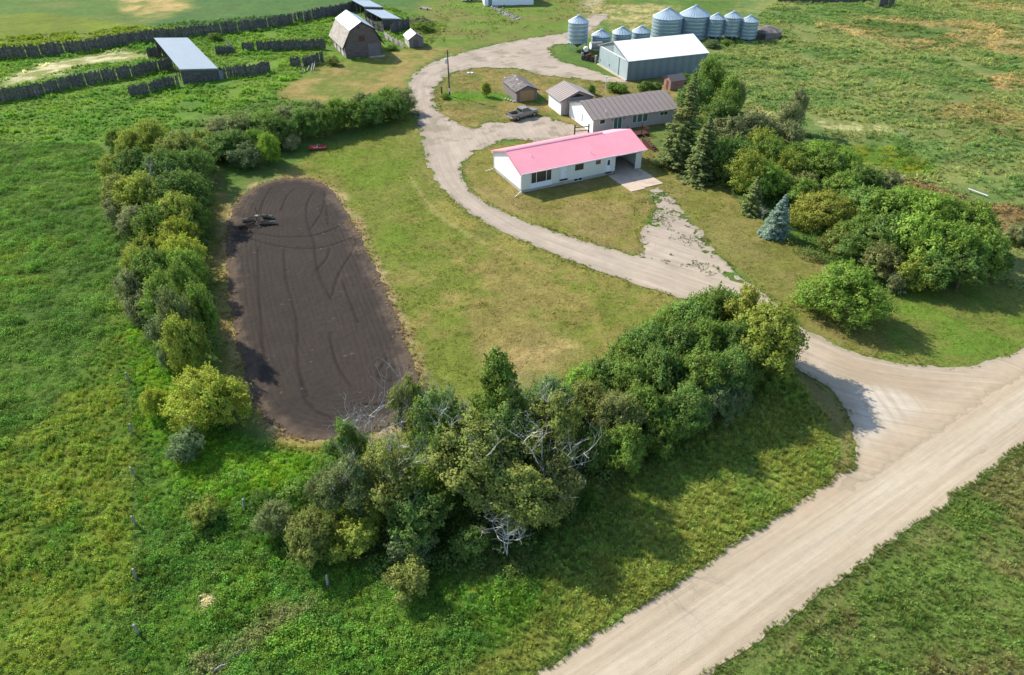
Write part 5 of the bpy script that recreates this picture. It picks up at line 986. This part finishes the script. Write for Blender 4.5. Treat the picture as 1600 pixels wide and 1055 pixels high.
# ---------------------------------------------------------------- slab fences
def fence(base, hgt, label, seed, step=.23, post=2.9, var=.22, lean=0.0, mat='fencewood', wj=1.0):
    r = random.Random(seed); W = np.array([G(*p) for p in base]); o = thing('slab_fence', label, 'fence', (W[0][0], W[0][1], 0), 0, 'weathered slab-board fences of the corrals')
    org = W[0].copy(); seg = np.hypot(*(W[1:]-W[:-1]).T); cs = np.r_[0, np.cumsum(seg)]; Lt = cs[-1]
    def at(t): return np.array([np.interp(t, cs, W[:, 0]), np.interp(t, cs, W[:, 1])]) - org
    npan = max(1, int(round(Lt/post))); pl = Lt/npan
    pm = B().tube([(0,0,-.2),(0,0,hgt*.92)], .09, 5).mesh('post', M[mat])
    for k in range(npan):
        m = B(); t = k*pl; end = (k+1)*pl; d = at(min(Lt, end))-at(t); dz = r.uniform(-.12, .12)
        z0 = gz(*(at(t)+org)) - .05
        while t < end:
            w = step*r.uniform(.6,1.15); 
            if r.random() > .02: m.obox(at(t+w/2)+np.array([0, r.uniform(-.03,.03)]), d, w*.95, .035, hgt*(1+r.uniform(-var, var)*.6)+dz, z0)
            t += w
        n_ = np.array([-d[1], d[0]])/np.hypot(*d)
        for z in (hgt*.28, hgt*.72): m.obox((at(k*pl)+at((k+1)*pl))/2-n_*.06, d, pl, .06, .1, z0+z)
        m.build('slab_panel', M[mat], o)
        p = link(bpy.data.objects.new('post', pm), o); q_ = at(k*pl)-n_*.16; p.location = (q_[0], q_[1], z0)
    return o
fence([(-160,112),(0,94),(90,86),(135,81),(186,72),(240,64),(317,56),(380,50),(430,42),(462,37),(512,27),(550,19.5),(568,14)], 2.75, 'longest slab fence, running along the far side of the corrals', 1)
fence([(-160,186),(0,160),(60,150),(92,143)], 2.5, 'slab fence at the left edge below the bare white track', 2)
fence([(92,143),(127,135),(186,126),(240,115),(272,109)], 2.5, 'slab fence running up to the left side of the long pale roof', 3)
fence([(204,152.5),(238,146),(262,138),(281,136)], 2.2, 'dark low front fence left of the long pale roof', 4, .2)
fence([(345,124),(371,121),(405,118),(423,112.5)], 2.3, 'front fence in separate panels right of the long pale roof', 5, .25, 2.6)
fence([(232,91),(266,86)], 2.3, 'short dark fence seen left of the long pale roof', 6)
fence([(339,86),(364,86)], 2.0, 'broken fence corner standing alone in the corral grass', 7); fence([(364,86),(355,72)], 1.9, 'side of the broken fence corner', 8)
fence([(380,81.5),(398,80.5)], 2.2, 'single fence panel left of the gap', 9, .24); fence([(403,80.5),(446,79),(485,78),(509,77)], 2.3, 'slab fence from the gap to the left wall of the barn', 10, .3)
fence([(455.6,107),(471,106)], 2.3, 'loose fence panel beside the pile of old wood', 11); fence([(474,106),(490,103),(506,98.5)], 2.2, 'low fence between the wood pile and the barn', 12)
fence([(574,40),(583,46),(600,52)], 2.2, 'fence joining the barn to the nearer blue-grey shelter', 13); fence([(611,54),(622,50),(640,44)], 2.6, 'dark high fence beside the nearer blue-grey shelter', 14)
fence([(601,60),(612,66),(631,75)], 1.3, 'sunlit low board fence leading to the little white-roofed shed', 15, .45, 2.6, .5, mat='palewood')
fence([(1372,12),(1396,9)], 2.4, 'short dark fence panel at the top right edge', 16)
# ---------------------------------------------------------------- yard things
x, y = G(702.6, 150)
q = thing('utility_pole', 'tall dark wooden pole with transformer on the brown grass of the yard', 'utility pole', (x, y, 0))
m = B(); m.tube([(0,0,-.2),(0,0,9.0)], [.16,.11], 8); m.build('pole', M['pole'], q)
m = B(); m.lathe([(0,0),(.26,.0),(.26,.85),(.18,.95),(0,.95)], 12, (-.42, 0)); t = m.build('transformer', M['lamp'], q); t.location = (0, 0, 6.4)
m = B(); m.tube([(-.5,0,8.4),(.5,0,8.4)], .05, 5); m.build('crossarm', M['pole'], q); m = B(); m.tube([(0,0,8.0),(.55,.1,8.15)], .03, 5); m.box(.5, .75, 0, .2, 8.05, 8.2); m.build('yard_lamp', M['lamp'], q)
m = B(); m.box(-.14, .14, -.35, -.15, .9, 1.5); m.build('meter_box', M['trough'], q)
x, y = G(690.5, 150.5); q = B().tube([(0,0,-.1),(0,0,1.9)], .17, 8).build('short_post', M['pole']); q.location = (x, y, 0); tag(q, 'short thick dark post left of the yard pole', 'post')
# cover stones and pipe near pole
x, y = G(732, 115); q = thing('white_bucket_pair', 'two little white covers on the brown grass above the yard pole', 'well cover', (x, y, 0))
for dx in (0, .8): m = B(); m.lathe([(.0,.0),(.3,.0),(.3,.25),(0,.27)], 10, (dx, 0)); m.build('cover', M['white'], q)
# pickup
q = thing('pickup_truck', 'grey-brown crew-cab pickup truck parked on the gravel before the small garage', 'pickup truck', (2.05, 133.9, 0), 37); q.scale = (1.06, 1.06, 1.06)
prof = [(-2.9,.55),(-2.9,1.08),(-.72,1.12),(-.7,1.15),(1.45,1.16),(2.65,1.02),(2.92,.85),(2.95,.52),(2.4,.42),(-2.5,.42)]
m = B()
def loft(m, secs):
    n = len(secs[0]); vs = [v for s in secs for v in s]; m.add(vs, [(i*n+j, i*n+(j+1) % n, (i+1)*n+(j+1) % n, (i+1)*n+j) for i in range(len(secs)-1) for j in range(n)] + [tuple(range(n))[::-1], tuple(range((len(secs)-1)*n, len(secs)*n))])
# lower body as cross-sections along its length, bed left open on top
secs = []
for xx, zt, w in ((2.95,.92,.86),(2.7,1.06,.95),(1.5,1.17,.99),(.9,1.2,.99),(-.78,1.2,.99)): secs.append([(xx,-w*.96,.42),(xx,-w,.7),(xx,-w*.97,zt-.06),(xx,-w*.86,zt),(xx,w*.86,zt),(xx,w*.97,zt-.06),(xx,w,.7),(xx,w*.96,.42)])
loft(m, secs); m.box(-2.9,-.78,-.99,-.88,.42,1.18); m.box(-2.9,-.78,.88,.99,.42,1.18); m.box(-2.95,-2.86,-.88,.88,.5,1.18); m.box(-2.86,-.78,-.88,.88,.42,.62)
body = m.build('body', M['truck'], q)
m = B(); m.box(-2.86,-.80,-.87,.87,.62,.66); m.build('bed_liner', M['dark'], q)
m = B(); loft(m, [[(x0,-.84,1.18),(x0,.84,1.18),(x1,.70,1.80),(x1,-.70,1.80)] for x0, x1 in ((-.76,-.62),)] + [[(1.28,-.84,1.18),(1.28,.84,1.18),(.62,.70,1.80),(.62,-.70,1.80)]]); cab = m.build('cab', M['truck'], q)
m = B(); m.add([(1.30,-.74,1.2),(1.30,.74,1.2),(.66,.64,1.78),(.66,-.64,1.78),(1.33,-.74,1.2),(1.33,.74,1.2),(.69,.64,1.78),(.69,-.64,1.78)], [(4,5,6,7),(0,3,2,1),(0,1,5,4),(2,3,7,6),(1,2,6,5),(3,0,4,7)]); m.build('windscreen', M['glass'], cab)
m = B(); m.box(-.80,-.72,-.68,.68,1.26,1.70); m.build('rear_window', M['glass'], cab)
for s_ in (-1, 1):
    m = B()
    for x0, x1, x2, x3 in ((-.62,.14,.12,-.54), (.22,1.08,.58,.20)): m.add([(x0,s_*.83,1.24),(x1,s_*.83,1.24),(x2,s_*.735,1.72),(x3,s_*.735,1.72),(x0,s_*.86,1.24),(x1,s_*.86,1.24),(x2,s_*.765,1.72),(x3,s_*.765,1.72)], [(0,1,2,3),(4,7,6,5),(0,4,5,1),(1,5,6,2),(2,6,7,3),(3,7,4,0)])
    m.build('side_window', M['glass'], cab); m = B(); m.box(1.05,1.2,s_*1.0-.08,s_*1.0+.08,1.2,1.36); m.build('mirror', M['dark'], q)
    m = B(); m.box(2.8,2.97,s_*.72-.17,s_*.72+.17,.72,.9); m.build('headlight', M['lamp'], q); m = B(); m.box(-2.98,-2.9,s_*.9-.07,s_*.9+.07,.72,1.08); m.build('tail_light', M['tail'], q)
    for xx in (-1.85, 1.9):
        m = B(); m.tube([(xx,s_*.74,.40),(xx,s_*1.01,.40)], .40, 20); w = m.build('wheel', M['tyre'], q); m = B(); m.tube([(xx,s_*1.0,.40),(xx,s_*1.03,.40)], .24, 12); m.build('rim', M['chrome'], w)
m = B(); m.box(-3.08,-2.94,-.9,.9,.45,.62); m.build('rear_bumper', M['chrome'], q); m = B(); m.box(2.93,3.05,-.88,.88,.42,.62); m.build('front_bumper', M['chrome'], q)
m = B(); m.box(-2.6,-1.9,-.6,.1,.66,.78); m.build('bed_load', M['white'], q)
# tilling implement with four rolling gangs
x, y = G(404, 350); q = thing('rolling_cultivator', 'four-armed rolling cultivator standing on the dark tilled plot', 'cultivator', (x, y, .05), 4); q.scale = (1.15, 1.15, 1.15)
for (x0, y0, x1, y1), mt in (((-.55,.75,-2.0,.5),'greygreen'), ((.15,1.5,1.5,1.2),'greygreen'), ((-.3,-.25,-1.95,-1.5),'dark'), ((.35,-.35,2.15,-.3),'greygreen')):
    gn = B(); gn.tube([(x0,y0,.28),(x1,y1,.28)], .04, 6); d = np.array([x1-x0, y1-y0]); L = np.hypot(*d); d = d/L
    g_ = gn.build('gang', M['rust'], q)
    for i in range(11):
        c0 = np.array([x0, y0])+d*(.15+i*(L-.2)/10); m = B(); m.tube([(c0[0]-d[0]*.02, c0[1]-d[1]*.02, .24), (c0[0]+d[0]*.02, c0[1]+d[1]*.02, .24)], .24, 10); m.build('tine_wheel', M[mt], g_)
m = B(); m.tube([(-1.3,.6,.5),(1.0,1.3,.5)], .045, 5); m.tube([(-1.2,-.9,.5),(1.5,-.3,.5)], .045, 5); m.tube([(.1,-.9,.5),(0,1.4,.55)], .06, 5); m.tube([(-.2,.9,.8),(-.35,1.2,1.5)], .05, 5); m.build('frame', M['rust'], q)
m = B(); m.tube([(0,0,.3),(0,0,1.1)], .22, 8); m.build('hub', M['greygreen'], q)
x, y = G(497, 233); q = thing('mower_deck', 'faded red field mower deck lying on the lawn near the hedge', 'mower', (x, y, .02), 8)
m = B()
for x0, x1 in ((-1.5,-.08),(.08,1.5)): m.prism([(x0,-.7),(x1,-.8),(x1,.8),(x0+.2,.75)] if x0 < 0 else [(x0,-.8),(x1,-.7),(x1-.2,.75),(x0,.8)], 'z', .28, .42)
m.build('deck', M['redpaint'], q); m = B(); m.box(-1.55,1.5,-.82,-.74,.08,.42); m.build('skirt', M['rust'], q); m = B(); m.tube([(-.05,.9,.5),(0,-.9,.55)], .07, 6); m.tube([(-.5,.1,.62),(.5,.1,.62)], .06, 5); m.build('drawbar', M['greypost'], q)
m = B(); m.lathe([(0,.42),(.2,.42),(.18,.62),(0,.65)], 10); m.build('gearbox', M['dark'], q)
for dx in (-1.2, 1.2): m = B(); m.tube([(dx-.07,.9,.2),(dx+.07,.9,.2)], .2, 10); m.build('wheel', M['tyre'], q)
# fuel tanks and machinery between hopper bin and shed
x, y = G(923, 88); q = thing('fuel_tank', 'white-ended round fuel tank on a stand between the hopper bin and the steel shed', 'tank', (x, y, 0), 15)
m = B(); m.tube([(-.2,0,2.4),(2.6,0,2.4)], .8, 18); m.build('tank', M['greypost'], q); m = B(); m.tube([(-.26,0,2.4),(-.2,0,2.4)], .8, 18); m.build('tank_end', M['white'], q)
for xx in (.1, 2.2): 
    for yy in (-.6, .6): m = B(); m.tube([(xx,yy,-.1),(xx,yy*.8,1.9)], .07, 5); m.build('leg', M['rust'], q)
x, y = G(917.5, 90); q = thing('upright_tank', 'small white upright tank left of the fuel tank', 'tank', (x-.4, y, 0)); m = B(); m.tube([(0,-.4,1.9),(0,.5,1.9)], .55, 16); m.build('tank', M['white'], q); m = B(); m.box(-.5,.5,-.3,.4,-.1,1.4); m.build('stand', M['dark'], q)
x, y = G(920, 95); q = thing('old_machine', 'rusty dark farm machine with spoked wheels beside the steel shed corner', 'farm machine', (x, y, 0), -40)
m = B(); [m.box(-1.4+i*.62, -1.0+i*.62, -.5, .6, .3+.1*(i % 2), 1.0+.25*((i*7) % 3)) for i in range(6)]; m.tube([(-1.8,0,.6),(2.6,0,.7)], .08, 5); m.build('frame', M['rust'], q)
for xx, yy in ((-1.2,-.7),(-.1,-.75),(1.1,-.7),(2.0,-.6)): m = B(); m.tube([(xx,yy-.07,.5),(xx,yy+.07,.5)], .5, 12); m.build('wheel', M['dark'], q)
m = B(); m.box(-2.0,-1.75,-.5,.1,.0,1.5); m.box(2.2,2.5,-.9,-.3,0,1.7); m.build('side_plate', M['palewood'], q)
# old wood pile by fence
x, y = G(482, 114); q = thing('wood_pile', 'heap of old bleached wagon wood beside the corral fence', 'wood pile', (x, y, 0), 0); r = random.Random(5)
for i in range(9): a = r.uniform(.8, 2.2); l = r.uniform(1, 3.2); p = (r.uniform(-1.2,1.2), r.uniform(-1.4,1.4)); m = B(); m.tube([(p[0],p[1],.1+r.random()*.4), (p[0]-l*math.cos(a)*.6, p[1]+l*math.sin(a), .4+r.random()*1.2)], r.uniform(.08,.16), 5); m.build('timber', M['palewood' if i % 2 else 'fencewood'], q)
x, y = G(665, 15); q = thing('old_boat_frame', 'pale old implement frame lying in the grass near the top edge', 'implement', (x, y, 0), -35)
m = B(); m.box(-2,2,-.5,-.38,.3,.45); m.box(-2,2,.4,.52,.3,.45); [m.box(x_,x_+.1,-.5,.5,.32,.43) for x_ in (-2,-.8,.5,1.9)]; m.build('frame', M['trough'], q)
m = B(); [m.tube([(x_,-.7,.3),(x_,-.58,.3)], .3, 10) for x_ in (-1.3, 1.3)]; m.build('wheel', M['tyre'], q)
x, y = G(1526, 306); q = thing('plank_bench', 'narrow white plank on two low legs in the grass of the right pasture', 'bench', (x, y, 0), -58)
m = B(); m.box(-1.5,1.5,-.1,.1,.55,.63); m.build('plank', M['trough'], q)
for x_ in (-1.1, 1.0): m = B(); m.box(x_,x_+.08,-.08,.08,-.2,.55); m.build('leg', M['fencewood'], q)
x, y = G(1403, 214); q = thing('bent_pipe', 'thin pale bent pipe standing in the right pasture', 'pipe', (x, y, 0)); m = B(); m.tube([(0,0,0),(-.1,0,1.3),(.5,-.3,1.2),(1.2,-1.0,.1)], .05, 5); m.build('pipe', M['trough'], q)
# earth ridges of raked hay rows in the right pasture
# fence posts in rough grass
pm = B().tube([(0,0,-.3),(.04,0,1.25)], [.10,.085], 7).mesh('old_fence_post', M['greypost'])
PT = [(382,796,'old grey fence post among the green weeds right of the long fence line'),(513,918,'old grey fence post below the broad olive willow'),(218,992,'grey fence post at the bottom of the left fence line'),(214,905,'grey fence post second from the bottom of the left fence line'),(213,820,'grey fence post third from the bottom of the left fence line'),(212,745,'grey fence post fourth from the bottom of the left fence line'),(208,680,'topmost grey fence post of the left fence line'),(204,600,'grey fence post beside the yellow-green crop edge')]
for i, (px, py, lb) in enumerate(PT):
    x, y = G(px, py); o = link(bpy.data.objects.new('old_fence_post', pm)); o.location = (x, y, gz(x, y)); o.rotation_euler = (.06*math.sin(i*3), .08*math.cos(i*5), i); tag(o, lb, 'fence post', 'old posts of the left fence line')
pts = [G(px, py) for px, py, _ in PT[2:]]; q = thing('wire_fence', 'two rusty wires strung between the posts of the left fence line', 'wire', (pts[0][0], pts[0][1], 0))
for z in (.55, 1.0): m = B(); m.tube([(x-pts[0][0], y-pts[0][1], z+gz(x, y)) for x, y in pts], .012, 3); m.build('wire', M['dark'], q)
# fallen sticks
for j, (px, py, lb) in enumerate(((607,915,'tangle of dark fallen sticks in the grassy ditch'), (345,1040,'grey fallen stick near the bottom edge'))):
    x, y = G(px, py); q = thing('fallen_branches', lb, 'sticks', (x, y, gz(x, y))); r = random.Random(j+3)
    for i in range(8 if j == 0 else 3): a = .6+r.uniform(-.35,.35); l = r.uniform(.8,2.0); p = (r.uniform(-1,1), r.uniform(-.8,.8)); m = B(); m.tube([(p[0],p[1],.15),(p[0]+l*.5*math.cos(a),p[1]+l*.5*math.sin(a),.4),(p[0]+l*math.cos(a),p[1]+l*math.sin(a),.35)], [.06,.05,.02], 4); m.build('stick', M['fencewood' if i % 3 else 'deadwood'], q)
def stone_mesh(s):
    r = random.Random(s); m = B(); vs = []; 
    prof = [(0,0),(.8,.05),(1,.45),(.6,.85),(0,1)]; m.lathe([(a*.35, b*.35) for a, b in prof], 7); m.v = [(x*r.uniform(.75,1.2), y*r.uniform(.7,1.2), z*r.uniform(.8,1.2)) for x, y, z in m.v]; return m.mesh('field_stone', M['rock'])
sm3 = [stone_mesh(i) for i in range(3)]
x, y = G(788, 25); q = thing('stone_pile', 'long heap of pale field stones in the grass left of the hopper bin', 'stone pile', (x, y, 0)); r = random.Random(9)
for i in range(70):
    t = r.random(); px, py = 772+t*34, 12+t*18; a, b_ = G(px+r.gauss(0,3), py+r.gauss(0,1.2)); o = link(bpy.data.objects.new('field_stone', sm3[i % 3]), q); o.location = (a-x, b_-y, -.05); s_ = r.uniform(.6,1.7); o.scale = (s_, s_, s_); o.rotation_euler = (0, 0, r.uniform(0, 6))
